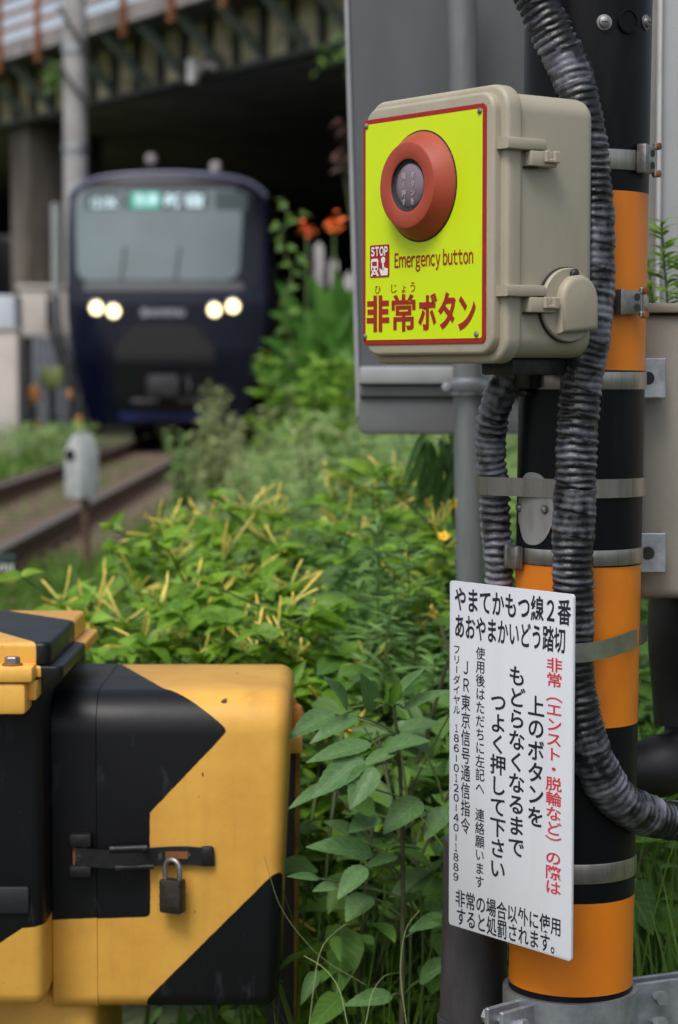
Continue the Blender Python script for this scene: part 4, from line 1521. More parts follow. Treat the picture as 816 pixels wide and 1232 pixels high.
def srow(st, tlx, tly, blx, bly, brx, bry, off=0.012):
    """one row: top-left, bottom-left and bottom-right pixels"""
    x0_, z1_ = sx(tlx, tly); _, z0_ = sx(blx, bly)
    x1_, z0b = sx(brx, bry)
    z0m = (z0_ + z0b) / 2
    n_ = len(st)
    w_ = (x1_ - x0_) / n_
    for k, ch in enumerate(st):
        b.text(ch, x0_ + k * w_, x0_ + (k + 1) * w_, z0m, z0m + (z1_ - z0_), -0.0019, ink, off)


def scol(st, cx, y0, y1, wpx, m, off=0.012, rot='ー︵︶-'):
    xm, z1_ = sx(cx, y0)
    _, z0_ = sx(cx, y1)
    pitch = (z1_ - z0_) / len(st)
    w_ = sx(cx + wpx / 2, y0)[0] - sx(cx - wpx / 2, y0)[0]
    for k, ch in enumerate(st):
        if ch in ' 　':
            continue
        za_, zb_2 = z1_ - (k + 1) * pitch, z1_ - k * pitch
        if ch in 'ー-－':
            b.add([(xm - 0.0007, -0.0019, za_ + pitch * 0.15), (xm + 0.0007, -0.0019, za_ + pitch * 0.15), (xm + 0.0007, -0.0019, zb_2 - pitch * 0.15), (xm - 0.0007, -0.0019, zb_2 - pitch * 0.15)], [(0, 1, 2, 3)], m)
            continue
        if ch.isdigit():
            dw = 0.15 if ch == '1' else 0.32
            b.text(chr(ord(ch) + 0xFEE0), xm - w_ * dw, xm + w_ * dw, za_ + pitch * 0.1, zb_2 - pitch * 0.1, -0.0019, m, off, False)
        else:
            b.text(ch, xm - w_ / 2, xm + w_ / 2, za_, zb_2, -0.0019, m, off)


srow('やまてかもつ線２番', 547, 707, 547, 738, 687.5, 751, 0.018)
srow('あおやまかいどう踏切', 547, 740, 547, 771, 681, 784, 0.018)
scol('非常︵エンスト・脱輪など︶の際は', 667.5, 791, 1077, 20, ink_red, 0.014)
scol('上のボタンを', 645.5, 836, 996, 21, ink, 0.016)
scol('もどらなくなるまで', 622.5, 800, 1032, 21, ink, 0.016)
scol('つよく押して下さい', 600, 832, 1058, 20, ink, 0.016)
scol('使用後はただちに左記へ 連絡願います', 578.5, 778, 1069, 11.5, ink, 0.006)
scol('ＪＲ東京信号通信指令', 561, 792, 1004, 11.5, ink, 0.006)
scol('フリーダイヤル', 550, 775, 860, 9, ink, 0.004)
scol('186-0120-40-1889', 549.5, 870, 1061, 9.5, ink, 0.012)
srow('非常の場合以外に使用', 548, 1072, 548, 1094, 676, 1124, 0.010)
srow('すると処罰されます。', 549, 1094, 549, 1117, 676, 1147, 0.010)
b.build('board', notice)
b = B()
for z in (zb1 + 0.09, zt1 - 0.09):
    b.box(-0.13, -0.05, 0.0022, 0.02, z - 0.011, z + 0.011, galv, 0.002)
b.build('bracket', notice)

# ------------------------------------------------------------------ corrugated conduits
from mathutils import noise as mnoise


def hosemat(name, dark, dust_sheen, lo, hi):
    """rubber with pale dust and painted highlights on the ridges (attribute ridge) in patches"""
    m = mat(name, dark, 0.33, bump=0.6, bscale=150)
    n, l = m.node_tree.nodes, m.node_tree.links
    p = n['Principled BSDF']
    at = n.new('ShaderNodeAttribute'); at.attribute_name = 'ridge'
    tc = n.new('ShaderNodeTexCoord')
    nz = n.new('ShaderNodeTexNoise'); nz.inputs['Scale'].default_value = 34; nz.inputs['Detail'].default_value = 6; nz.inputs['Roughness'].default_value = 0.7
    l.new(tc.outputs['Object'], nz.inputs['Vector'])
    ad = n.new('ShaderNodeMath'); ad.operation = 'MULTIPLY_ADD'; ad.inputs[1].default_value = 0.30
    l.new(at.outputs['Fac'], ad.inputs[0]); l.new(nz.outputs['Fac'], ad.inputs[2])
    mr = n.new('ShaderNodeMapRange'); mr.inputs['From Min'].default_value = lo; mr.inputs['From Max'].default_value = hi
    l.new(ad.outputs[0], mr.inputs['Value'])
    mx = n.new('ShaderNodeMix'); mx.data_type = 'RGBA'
    mx.inputs[6].default_value = (*dark, 1); mx.inputs[7].default_value = (*dust_sheen, 1)  # one pale colour serves both dust and painted ridge highlights
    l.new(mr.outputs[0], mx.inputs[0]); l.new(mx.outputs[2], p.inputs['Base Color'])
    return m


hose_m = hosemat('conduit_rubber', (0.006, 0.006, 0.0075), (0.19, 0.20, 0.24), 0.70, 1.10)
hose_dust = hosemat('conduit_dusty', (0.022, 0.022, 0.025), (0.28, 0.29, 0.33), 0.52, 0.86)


def conduit(name, pts, r, pitch, amp, m, seed, taped=()):
    path = spline(pts, 0.0011)
    rs, ridge, s_, ph, last = [], [], 0.0, 0.0, path[0]
    NA = 40
    for i, p in enumerate(path):
        ds = (p - last).length
        s_ += ds; last = p
        ph += ds / (pitch * (1 + 0.22 * mnoise.noise(Vector((seed, s_ * 14, 0)))))
        tp = any(a <= s_ <= c for a, c in taped)
        big = 1 + 0.55 * mnoise.noise(Vector((seed + 5, s_ * 22, 3)))

        def rr(an, s=s_, ph=ph, tp=tp, big=big):
            ca, sa = math.cos(an), math.sin(an)
            wr = mnoise.noise(Vector((ca * 1.3, sa * 1.3 + seed, s * 40)))
            w2 = mnoise.noise(Vector((ca * 2.5, sa * 2.5 + seed, s * 150)))
            w3 = mnoise.noise(Vector((ca * 0.8 + seed, sa * 0.8, s * 16)))
            rib = (0.5 + 0.5 * math.cos(2 * math.pi * (ph + 0.22 * wr + 0.06 * ca))) ** 0.75
            k = amp * big * (0.5 if tp else 1.0) * (1 + 0.5 * wr)
            wind = ((s / 0.026 + an / (2 * math.pi)) % 1.0) * 0.0013
            return r - amp - 0.0004 + wind + k * rib + (0.0014 if tp else 0) + 0.0016 * w3 + 0.0006 * w2 + (0.0009 * mnoise.noise(Vector((ca * 3, sa * 3, s * 30 + ca * 3))) if tp else 0)
        rs.append(rr)
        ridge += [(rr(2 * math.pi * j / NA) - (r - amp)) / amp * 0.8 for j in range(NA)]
    b = B()
    b.tube(path, rs, m, NA)
    o = b.build(name, None, 60)
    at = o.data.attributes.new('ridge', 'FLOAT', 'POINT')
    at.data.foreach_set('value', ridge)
    return o


main_pts = [P(x, y, Y) for x, y, Y in ((612, -70, 2.34), (640, -10, 2.33), (667, 45, 2.325), (690, 95, 2.325), (704, 155, 2.32), (710, 215, 2.32), (714, 275, 2.318), (714, 340, 2.318), (709, 400, 2.316), (701, 450, 2.316), (695, 510, 2.316), (692, 580, 2.316), (690, 650, 2.316),
            (689, 730, 2.318), (690, 800, 2.32), (698, 860, 2.322), (714, 915, 2.33), (740, 957, 2.35), (775, 980, 2.38), (815, 988, 2.42), (870, 985, 2.46), (930, 970, 2.5))]
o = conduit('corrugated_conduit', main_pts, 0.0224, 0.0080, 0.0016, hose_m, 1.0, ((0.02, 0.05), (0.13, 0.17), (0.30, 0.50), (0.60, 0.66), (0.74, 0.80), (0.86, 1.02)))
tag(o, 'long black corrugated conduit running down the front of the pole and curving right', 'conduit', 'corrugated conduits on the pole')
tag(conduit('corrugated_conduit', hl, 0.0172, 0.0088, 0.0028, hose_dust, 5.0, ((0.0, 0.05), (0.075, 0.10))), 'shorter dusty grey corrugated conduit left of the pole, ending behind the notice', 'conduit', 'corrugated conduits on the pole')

# strap over the main conduit and round to the black hose
sp = [P(x, y, Y) for x, y, Y in ((655, 786, 2.335), (668, 786, 2.298), (684, 786, 2.290), (700, 785.5, 2.292), (716, 783.5, 2.304), (735, 779, 2.325), (755, 772, 2.36), (772, 764.5, 2.42), (778, 760, 2.52), (765, 760, 2.56), (720, 768, 2.56), (670, 776, 2.53), (632, 783, 2.45), (640, 786, 2.37), (655, 786, 2.335))]
t = thing('steel_band', 'slanting steel strap crossing over the front of the long corrugated conduit', 'band', sp[3], group='steel bands round the striped pole')
b = B(); b.ribbon([q - sp[3] for q in spline(sp, 0.006)], 23 * 2.33 / F, 0.0012, mat('olive_steel', (0.33, 0.34, 0.29), 0.34, 0.8, var=0.25, scale=18)); b.build('strap', t)

# smooth dark pipe at the foot and the thick black hose at the right
dkp = mat('dark_pipe', (0.030, 0.028, 0.031), 0.55, col2=(0.058, 0.055, 0.058), scale=10, thr=(0.45, 0.8), bump=0.2, bscale=200, stretch=(3, 3, 1))
b = B()
p1, p2 = P(574, 1010, 2.5), P(568.5, 1222, 2.5)
b.tube([P(575, 1000, 2.5), p1, p2], [0.030, 0.0385, 0.0385], dkp, 40)
b.tube([p2, P(566, 1400, 2.5)], [0.0415, 0.0415], dkp, 40)
tag(b.build('cover_pipe'), 'smooth dark grey cover pipe standing left of the pole foot', 'pipe')
b = B()
b.tube(spline([P(x, y, Y) for x, y, Y in ((835, 690, 2.62), (831, 760, 2.62), (836, 830, 2.63), (838, 868, 2.63))], 0.01), [0.052 - 0.00 * k for k in range(len(spline([P(x, y, Y) for x, y, Y in ((835, 690, 2.62), (831, 760, 2.62), (836, 830, 2.63), (838, 868, 2.63))], 0.01)))], mat('black_rubber', (0.012, 0.012, 0.014), 0.5, var=0.3, scale=12, bump=0.5, bscale=35), 32)
pe = spline([P(x, y, Y) for x, y, Y in ((838, 862, 2.63), (836, 885, 2.625), (822, 908, 2.615), (795, 922, 2.605), (760, 926, 2.6), (715, 926, 2.6))], 0.008)
b.tube(pe, [0.036 + 0.002 * math.sin(i * 0.9) for i in range(len(pe))], mat('black_rubber', (0.012, 0.012, 0.014)), 32)
pc = [P(830, 868, 2.63), P(835, 880, 2.627)]
tag(b.build('black_hose'), 'thick smooth black hose dropping from the beige cabinet and bending behind the pole', 'hose')

# galvanised clamp at the foot of the pole
cl = thing('pole_clamp', 'galvanised two piece clamp with bolted arms round the foot of the pole', 'clamp', axpt(zfront(1262)))
zc = cl.location.z
b = B()
zt_ = zfront(1207) - zc
galv_d = mat('galv_dull', (0.36, 0.39, 0.42), 0.45, 0.7, var=0.25, scale=30, bump=0.2, bscale=100)
b.lathe([(RP + 0.001, zt_ - 0.075), (RP + 0.006, zt_ - 0.075), (RP + 0.006, zt_), (RP + 0.001, zt_)], Matrix(), galv_d, 64)
b.build('ring', cl)
for ang, L in ((math.radians(222), 0.055), (math.radians(24), 0.17)):
    b = B()
    M = Matrix.Rotation(ang, 4, 'Z')
    for s_ in (-1, 1):
        b.box(RP + 0.001, RP + L, s_ * 0.011 - 0.003, s_ * 0.011 + 0.003, zt_ - 0.07, zt_ - 0.004, galv_d, 0.0015, 1, M=M)
    arm = b.build('arm', cl)
    b = B()
    for z in (zt_ - 0.02, zt_ - 0.05):
        b.lathe([(0.0, -0.03), (0.0085, -0.03), (0.0085, -0.022), (0.005, -0.022), (0.005, 0.022), (0.0085, 0.022), (0.0085, 0.03), (0.0, 0.03)], M @ Matrix.Translation((RP + 0.035, 0, z)) @ toward((0, 1, 0)), galv, 6)
    b.build('bolt', arm)
# ------------------------------------------------------------------ yellow and black barrier machine
YM = 2.7
KM = YM / F
OM = P(60, 1215, YM)
gate = thing('barrier_machine', 'yellow and black hazard painted crossing barrier machine with a padlocked cover', 'barrier machine', (OM.x, YM, -0.2))
GZ = -0.2
yb_col = (0.76, 0.42, 0.075)
bk_col = (0.0030, 0.0034, 0.0050)
gx = lambda px, Y=YM: P(px, 900, Y).x - OM.x
gz = lambda py, Y=YM: P(200, py, Y).z - GZ
DEP = 0.30
z_top = gz(797, YM + DEP)
z_bot = gz(1214)
# s = height + depth (unrolled over the front edge)
cutpts = lambda px, py: (gx(px), gz(py))
A1 = (gx(143, YM + DEP), z_top + DEP)
A2 = (gx(262, YM + 0.01), gz(864) + 0.01)
A3, A4 = cutpts(268, 886), cutpts(180, 978)
A5 = cutpts(180, 1103)
A6 = (gx(50), gz(1108))


def hp(p, q):
    """half plane to the left of p -> q, in (x, s)"""
    dx, dz = q[0] - p[0], q[1] - p[1]
    return (-dz, dx, dz * p[0] - dx * p[1])


B1 = (gx(197, YM + 0.052), z_top + 0.052)
B2 = (gx(237, YM + 0.015), z_top)
r1 = [hp(B2, B1), hp(A4, A3)]
r1b = [hp(B1, A1), hp(A4, A3)]                       # below the top edge, left of the slope
r2 = [hp(A5, (A5[0], 9)), hp(A6, A5), hp(A2, A1)]
C1, C2 = cutpts(336, 1044), cutpts(169, 1208)
r3 = [hp(C1, C2), hp((gx(172), gz(1230)), (gx(166), gz(1170)))]
r3 = [hp(C1, C2)]
r2 = [(-1, 0, A5[0]), hp(A6, A5), hp(B1, A1)]
paint = paintmat('hazard_paint', yb_col, bk_col, [r1, r1b, r2, r3], (0, 1, 1))
# cover: one shell, profile in (depth, height) swept sideways, end rounded
def cover_profile(d):
    R = 0.052
    p_ = []
    for k in range(9):
        t = math.radians(90 * k / 8)
        p_.append((R - R * math.cos(t) + d, z_top - R + R * math.sin(t) - d))
    p_ += [(DEP - 0.02, z_top - d), (DEP - d, z_top - 0.02 - d), (DEP - d, z_bot + 0.03), (DEP - 0.02, z_bot + d)]
    for k in range(6):
        t = math.radians(270 - 90 * k / 5)
        p_.append((0.02 + 0.02 * math.cos(t) + d, z_bot + 0.02 + 0.02 * math.sin(t) + d))
    return p_
b = B()
secs = [(gx(116), 0.0)]
xe = gx(349)
for k in range(7):
    t = math.radians(90 * k / 6)
    secs.append((xe - 0.020 + 0.020 * math.sin(t), 0.020 - 0.020 * math.cos(t)))
V, Fc = [], []
for x, d in secs:
    for (y, z) in cover_profile(d):
        tap = 0.0155 * min(1, max(0, (gz(860) - z) / (gz(860) - gz(1050)))) * min(1, max(0, (x - gx(116)) / (xe - gx(116))))
        V.append((x - tap, y, z))
npf = len(cover_profile(0))
for i in range(len(secs) - 1):
    for j in range(npf):
        Fc.append((i * npf + j, (i + 1) * npf + j, (i + 1) * npf + (j + 1) % npf, i * npf + (j + 1) % npf))
Fc.append(tuple((len(secs) - 1) * npf + j for j in range(npf)))
Fc.append(tuple(range(npf))[::-1])
b.add(V, Fc, paint)
b.build('cover', gate, 50)
b = B()
V, Fc = [], []
for x, d in ((gx(60), 0.004), (gx(62), -0.0012), (gx(115.3), -0.0012), (gx(116.2), 0.0008)):
    for (y, z) in cover_profile(d):
        V.append((x, y, z))
for i in range(3):
    for j in range(npf):
        Fc.append((i * npf + j, (i + 1) * npf + j, (i + 1) * npf + (j + 1) % npf, i * npf + (j + 1) % npf))
Fc.append(tuple(3 * npf + j for j in range(npf)))
Fc.append(tuple(range(npf))[::-1])
b.add(V, Fc, paint)
b.build('collar', gate, 50)
# main housing
YH = 2.63
hxr = gx(52, YH)
hz0, hz1 = gz(1213, YH), gz(815, YH)
hy = YH - YM
paint_h = paintmat('hazard_paint_housing', yb_col, bk_col, [[hp((gx(-60, YH), gz(1172, YH)), (gx(26, YH), gz(1116.5, YH)))] , [(1, 0, -gx(20, YH)), hp((gx(20, YH), gz(1118, YH)), (gx(60, YH), gz(1112, YH)))]], (0, 0, 1))
b = B()
b.prism(rrect(gx(-260, YH), hxr, hy, hy + 0.46, 0.016, 5), 'xy', hz0, hz1, paint_h, 0.018, 0.0, 3)
b.build('housing', gate)
b = B()
b.box(gx(-40, YH), gx(34, YH), hy - 0.005, hy + 0.001, gz(1099, YH), gz(1066, YH), mat('black_plate', (0.014, 0.015, 0.018), 0.45, var=0.2, scale=20), 0.003, 2)
b.build('blank_plate', gate)
# pedestal
b = B()
b.box(gx(-200), gx(112), 0.02, 0.36, 0.0, hz0 + 0.004, mat('pedestal_yellow', yb_col, 0.5, var=0.2, scale=6), 0.02, 3)
b.build('pedestal', gate)
# lid in two tiers
def lp(px, py, z):
    """(x, depth) of a pixel on the level plane z (relative to the machine base)"""
    d = ray(px, py)
    t = (z + GZ - CAM.z) / d.z
    q = CAM + d * t
    return q.x - OM.x, q.y - YM
zl1, zl0 = gz(772, 2.63), gz(797, 2.63)
zf0 = gz(813, 2.62)
L_ft, L_bk = lp(52, 773, zl1), lp(112, 734, zl1)
y_f, y_b = L_ft[1], L_bk[1]
xl_r = (L_ft[0] + L_bk[0]) / 2
b1a, b1b = lp(-40, 727, zl1), lp(91, 747, zl1)
b2a, b2b = lp(-40, 749, zl1), lp(47, 774, zl1)
paint_l = paintmat('hazard_paint_lid', yb_col, bk_col, [[hp(b1b, b1a), hp(b2a, b2b)]], (0, 1, 0), 0.33)
for nm, dx, yo0, yo1, za_, zb_, r in (('lid', 0.0, 0.0, 0.0, zl0 - 0.001, zl1, 0.012), ('lid_flange', 0.016, -0.012, 0.014, zf0, zl0 - 0.002, 0.010)):
    b = B()
    b.prism(rrect(gx(-260, YH), xl_r + dx, y_f + yo0, y_b + yo1, r, 5), 'xy', za_, zb_, paint_l, 0.0, 0.006 if nm == 'lid' else 0.003, 3)
    b.build(nm, gate)
# yellow lug with bolt
lug_m = mat('lug_yellow', yb_col, 0.45, var=0.18, scale=14)
yl_ = y_f - 0.045
ly = YM + yl_
b = B()
b.box(gx(-8, ly), gx(40, ly), yl_, y_f + 0.0, gz(822, ly), gz(803, ly), lug_m, 0.004, 2)
b.box(gx(-30, ly), gx(31, ly), yl_ + 0.003, y_f + 0.03, gz(861, ly), gz(822.5, ly), lug_m, 0.005, 2)
b.box(gx(30, ly), gx(42, ly), yl_ + 0.02, y_f + 0.03, gz(846, ly), gz(822.8, ly), lug_m, 0.003, 2)
lug = b.build('lid_lug', gate)
b = B()
cx_, cy_2 = gx(16, ly + 0.02), yl_ + 0.02
z = gz(803, ly)
b.lathe([(0.0125, -0.001), (0.0125, 0.002), (0.0105, 0.0022)], Matrix.Translation((cx_, cy_2, z)), rust, 24)
b.lathe([(0.0095, 0.001), (0.0095, 0.009), (0.008, 0.0105), (0.0, 0.0108)], Matrix.Translation((cx_, cy_2, z)), worn_steel, 6)
b.build('bolt', lug)
# hasp
black_iron = mat('hasp_black', (0.016, 0.016, 0.018), 0.42, 0.3, col2=(0.15, 0.145, 0.14), scale=55, thr=(0.6, 0.74), bump=0.4, bscale=90)
b = B()
for (y0_, y1_) in ((1000, 1016), (1038, 1052)):
    b.box(gx(84), gx(111), -0.02, -0.003, gz(y1_), gz(y0_), black_iron, 0.003, 2)
b.box(gx(88), gx(104), -0.014, -0.003, gz(1040), gz(1013), rust, 0.002, 1)
hasp = b.build('hasp', gate)
b = B()
zc = gz(1029)
pth = spline([(gx(92), -0.016, zc + 0.002), (gx(120), -0.018, zc), (gx(150), -0.018, zc - 0.001), (gx(172), -0.014, zc), (gx(190), -0.006, zc), (gx(220), -0.005, zc + 0.001), (gx(250), -0.005, zc - 0.001), (gx(257), -0.003, zc - 0.001)], 0.004)
b.ribbon(pth, 22 * KM, 0.004, black_iron)
b.box(gx(242), gx(257), -0.0085, -0.0005, gz(1041), gz(1017), black_iron, 0.003, 2)
b.tube([(gx(133), -0.019, gz(1018)), (gx(178), -0.016, gz(1017))], 0.0045, black_iron, 12)
b.tube([(gx(140), -0.019, gz(1040)), (gx(185), -0.012, gz(1040))], 0.0035, black_iron, 12)
b.box(gx(199), gx(226), -0.0078, -0.0072, gz(1032), gz(1023), rust, 0.0002, 1)
b.build('hasp_strap', hasp)
# padlock hangs from the hasp: a thing of its own
lock_o = Vector((OM.x + gx(208), YM - 0.016, GZ + gz(1094)))
lock = thing('padlock', 'small weathered bronze padlock hanging from the black hasp', 'padlock', lock_o, math.radians(-24))
bronze = mat('padlock_bronze', (0.055, 0.05, 0.042), 0.45, 0.75, var=0.35, scale=60)
b = B()
wl, hl_ = 14.5 * KM, 41 * KM
b.prism(rrect(-wl, wl, 0, hl_, 0.003), 'xz', -0.008, 0.008, bronze, 0.002, 0.002, 2)
for k in range(3):
    b.box(-wl * 1.005, wl * 1.005, -0.0082, 0.0082, hl_ * (0.25 + 0.25 * k) - 0.0006, hl_ * (0.25 + 0.25 * k) + 0.0006, dk)
b.build('lock_body', lock)
b = B()
sh = [(-wl * 0.68, 0, hl_ - 0.004), (-wl * 0.68, 0, hl_ + 0.013)] + [(-wl * 0.68 * math.cos(t), 0, hl_ + 0.013 + wl * 0.75 * math.sin(t)) for t in [math.pi * k / 12 for k in range(1, 12)]] + [(wl * 0.68, 0, hl_ + 0.013), (wl * 0.68, 0, hl_ - 0.004)]
b.tube(sh, 0.0034, worn_steel, 12)
b.build('shackle', lock)

# fixture on the far right end of the machine: yellow knuckle and hanging rod
b = B()
yf = 0.22
q = lambda px, py: (P(px, py, YM + yf).x - OM.x, P(px, py, YM + yf).z - GZ)
x0_, z1_ = q(342, 884); x1_, z0_ = q(364, 904)
b.box(x0_ - 0.02, x1_, yf - 0.02, yf + 0.02, z0_, z1_, lug_m, 0.003, 2)
xk, zk = q(352, 862)
b.lathe([(0.0, -0.022), (0.012, -0.018), (0.017, 0.0), (0.013, 0.014), (0.006, 0.018), (0.004, 0.026), (0.0, 0.028)], Matrix.Translation((xk, yf, zk)), mat('knuckle_orange', (0.62, 0.24, 0.04), 0.5, var=0.3, scale=40), 20)
xk2, zk2 = q(352, 846)
b.tube([(xk, yf, z1_ - 0.002), (xk, yf, zk - 0.016)], 0.007, lug_m, 12)
kn = b.build('end_bracket', gate)
b = B()
xa_, za_ = q(357.5, 903); xb_, zb_ = q(352, 1165)
b.tube([(xa_, yf, za_), (xb_ + 0.005, yf, (za_ + zb_) / 2), (xb_, yf, zb_ - 0.3)], 0.0048, mat('rod_brown', (0.30, 0.15, 0.03), 0.5, var=0.5, scale=14), 12)
b.build('rod', kn)
b = B()
xa_, za_ = q(347, 905); xb_, zb_ = q(355, 1190)
b.box(xa_ - 0.03, xa_ + 0.008, yf - 0.006, yf + 0.03, 0.0, za_, mat('end_post_black', (0.012, 0.012, 0.014), 0.5), 0.003)
b.build('end_post', gate)
# ================================================================== PLANTS
four_leaf = leafmat('four_oclock_leaf', (0.085, 0.205, 0.012), (0.230, 0.400, 0.035), 0.48, 0.35)
hero_leaf = leafmat('broad_leaf', (0.078, 0.175, 0.052), (0.140, 0.255, 0.090), 0.46, 0.22, 0.28)
young_leaf = leafmat('young_leaf', (0.10, 0.24, 0.025), (0.14, 0.28, 0.035), 0.5, 0.35, 0.28)
narrow_leaf = leafmat('narrow_leaf', (0.080, 0.180, 0.040), (0.170, 0.310, 0.080), 0.5, 0.28)
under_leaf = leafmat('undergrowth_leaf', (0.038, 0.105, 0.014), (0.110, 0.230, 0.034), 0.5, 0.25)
grass_leaf = leafmat('grass_blade', (0.065, 0.155, 0.018), (0.155, 0.280, 0.045), 0.42, 0.3, 0.1)
far_leaf = leafmat('thicket_leaf', (0.12, 0.21, 0.055), (0.25, 0.37, 0.12), 0.6, 0.3, 0.0)
feather_leaf = leafmat('feathery_leaf', (0.19, 0.27, 0.10), (0.40, 0.44, 0.20), 0.65, 0.3, 0.0)
big_leaf = leafmat('canna_leaf', (0.045, 0.150, 0.018), (0.120, 0.270, 0.045), 0.4, 0.35, 0.15)
vine_leaf = leafmat('vine_leaf', (0.09, 0.19, 0.03), (0.17, 0.28, 0.05), 0.5, 0.4, 0.1)
stem_m = mat('green_stem', (0.075, 0.12, 0.03), 0.6, var=0.25, scale=20)
stem_b = mat('brown_stem', (0.06, 0.065, 0.025), 0.7, var=0.35, scale=20)
bud_m = mat('yellow_bud', (0.74, 0.58, 0.11), 0.55, var=0.14, scale=40)
bud_g = mat('green_bud', (0.20, 0.30, 0.05), 0.55)
bud_y = mat('lime_bud', (0.46, 0.48, 0.10), 0.55)
petal_m = mat('yellow_petal', (0.78, 0.50, 0.04), 0.5, var=0.1, scale=50)
orange_petal = mat('orange_petal', (0.88, 0.17, 0.025), 0.5, var=0.15, scale=20)
TOCAM = np.array([0.0, -1.0, 0.0])


def gpt(x, y):
    return Vector((x, y, ground_z(x, y) - 0.03))


def tilt_ups(n, k=0.4, cam=0.45):
    u = ups(n, k)
    u[:, 1] -= cam
    return u


def bud_cluster(root, tip, n, size):
    """one spray of long tubular buds with a green calyx, a child of its plant"""
    b = B()
    for k in range(n):
        a = random.random() * 6.28
        el = random.uniform(-0.15, 1.25)
        d = Vector((math.cos(a) * math.cos(el), math.sin(a) * math.cos(el) - 0.15, math.sin(el))).normalized()
        L = size * random.uniform(0.5, 1.25)
        bend = Vector((random.uniform(-.4, .4), random.uniform(-.3, .3), random.uniform(-.15, .35))) * L
        p0_ = tip + d * 0.006
        pts = spline([p0_, p0_ + d * L * 0.5 + bend * 0.25, p0_ + d * L + bend], L / 7)
        m_ = len(pts)
        h = max(2, int(m_ * 0.4))
        b.tube([tip, tip + d * 0.012], [0.0026, 0.0036], bud_g, 6)
        b.tube(pts[:h + 1], [0.0020 + 0.0004 * i / h for i in range(h + 1)], bud_y, 6)
        q = pts[h:]
        b.tube(q, [0.0019 + 0.0016 * (i / len(q)) ** 2 if i < len(q) - 1 else 0.0012 for i in range(len(q))], bud_m, 6)
    o = b.build('flower_buds', root)
    return o


def open_flower(root, p, r):
    b = B()
    d = Vector((random.uniform(-1.1, 1.1), -0.6, random.uniform(-.9, .9))).normalized()
    M = Matrix.Translation(p) @ toward(d)
    n = 30
    V, Fc = [], []
    prof = [(0.06, -1.5), (0.10, -0.8), (0.22, -0.15), (0.6, 0.08), (1.0, 0.10)]
    for rr, h in prof:
        for j in range(n):
            a = 2 * math.pi * j / n
            lob = 1 + (0.13 * math.cos(5 * a) if rr > 0.5 else 0)
            V.append((rr * r * lob * math.cos(a), rr * r * lob * math.sin(a), h * r + (0.16 * math.sin(5 * a + 1) + 0.10 * math.sin(9 * a)) * r * (rr > 0.5)))
    for i in range(len(prof) - 1):
        for j in range(n):
            Fc.append((i * n + j, i * n + (j + 1) % n, (i + 1) * n + (j + 1) % n, (i + 1) * n + j))
    b.add(V, Fc, petal_m, M)
    b.build('flower', root)


def four_oclock(label, bpx, Y, tips, flowers=(), leaf=0.066, nb=5):
    base = P(bpx, 900, Y)
    o = gpt(base.x, base.y)
    root = thing('four_oclock_plant', label, 'plant', o, group='yellow budded four oclock plants')
    sb_, L = B(), Leaves()
    for (px, py, dy) in tips:
        tip = P(px, py + 14 * 3.7 / Y, Y + dy) - o
        st = Vector((random.uniform(-.10, .10) + tip.x * 0.25, random.uniform(-.08, .08), 0))
        mid = st.lerp(tip, 0.55) + Vector((random.uniform(-.05, .05), random.uniform(-.05, .05), 0.06))
        pts = spline([st, mid, tip], 0.045)
        n = len(pts)
        sb_.tube(pts, [0.0055 - 0.0035 * i / n for i in range(n)], stem_m, 7)
        for i in range(max(2, n // 4), n):
            f_ = i / (n - 1)
            az = i * 1.571 + random.uniform(-.5, .5)
            side = []
            # side twigs low down, opposite leaves all the way
            for s_ in (0, math.pi):
                d = np.array([math.cos(az + s_), math.sin(az + s_) - 0.25, random.uniform(-0.2, 0.55)])
                ln = leaf * random.uniform(0.65, 1.25) * (1.0 - 0.35 * f_ ** 3)
                stalk = Vector(d) * 0.02
                L.add(T_OVATE, [pts[i] + stalk], [d], tilt_ups(1, 0.35), ln, ln * random.uniform(0.5, 0.66), curl=random.uniform(0.4, 1.5))
                if random.random() < 0.6:
                    tw = pts[i] + Vector(d) * random.uniform(0.06, 0.14) + Vector((0, 0, random.uniform(0, .05)))
                    sb_.tube([pts[i], tw], [0.0025, 0.0015], stem_m, 5)
                    k = random.randint(3, 6)
                    dd = rnd_dirs(k, 0.2)
                    dd[:, 1] -= 0.2
                    L.add(T_OVATE, np.tile(np.array(tw), (k, 1)), dd, tilt_ups(k), leaf * rng.uniform(0.4, 1.1, k), leaf * rng.uniform(0.3, 0.6, k), curl=rng.uniform(0.4, 1.5, k))
        k = 9
        dd = rnd_dirs(k, 0.45)
        L.add(T_OVATE, np.tile(np.array(tip), (k, 1)) - dd * 0.0, dd, tilt_ups(k), leaf * rng.uniform(0.3, 0.75, k), leaf * rng.uniform(0.18, 0.38, k), rand=rng.uniform(0.7, 1.3, k))
        if nb:
            bud_cluster(root, tip + Vector((0, -0.004, 0.012)), random.randint(nb - 1, nb + 2), 0.054 * Y / 3.7)
    sb_.build('stems', root)
    L.build('foliage', four_leaf, root)
    for (px, py, dy) in flowers:
        open_flower(root, P(px, py, Y + dy) - o, random.uniform(0.008, 0.012))
    return root


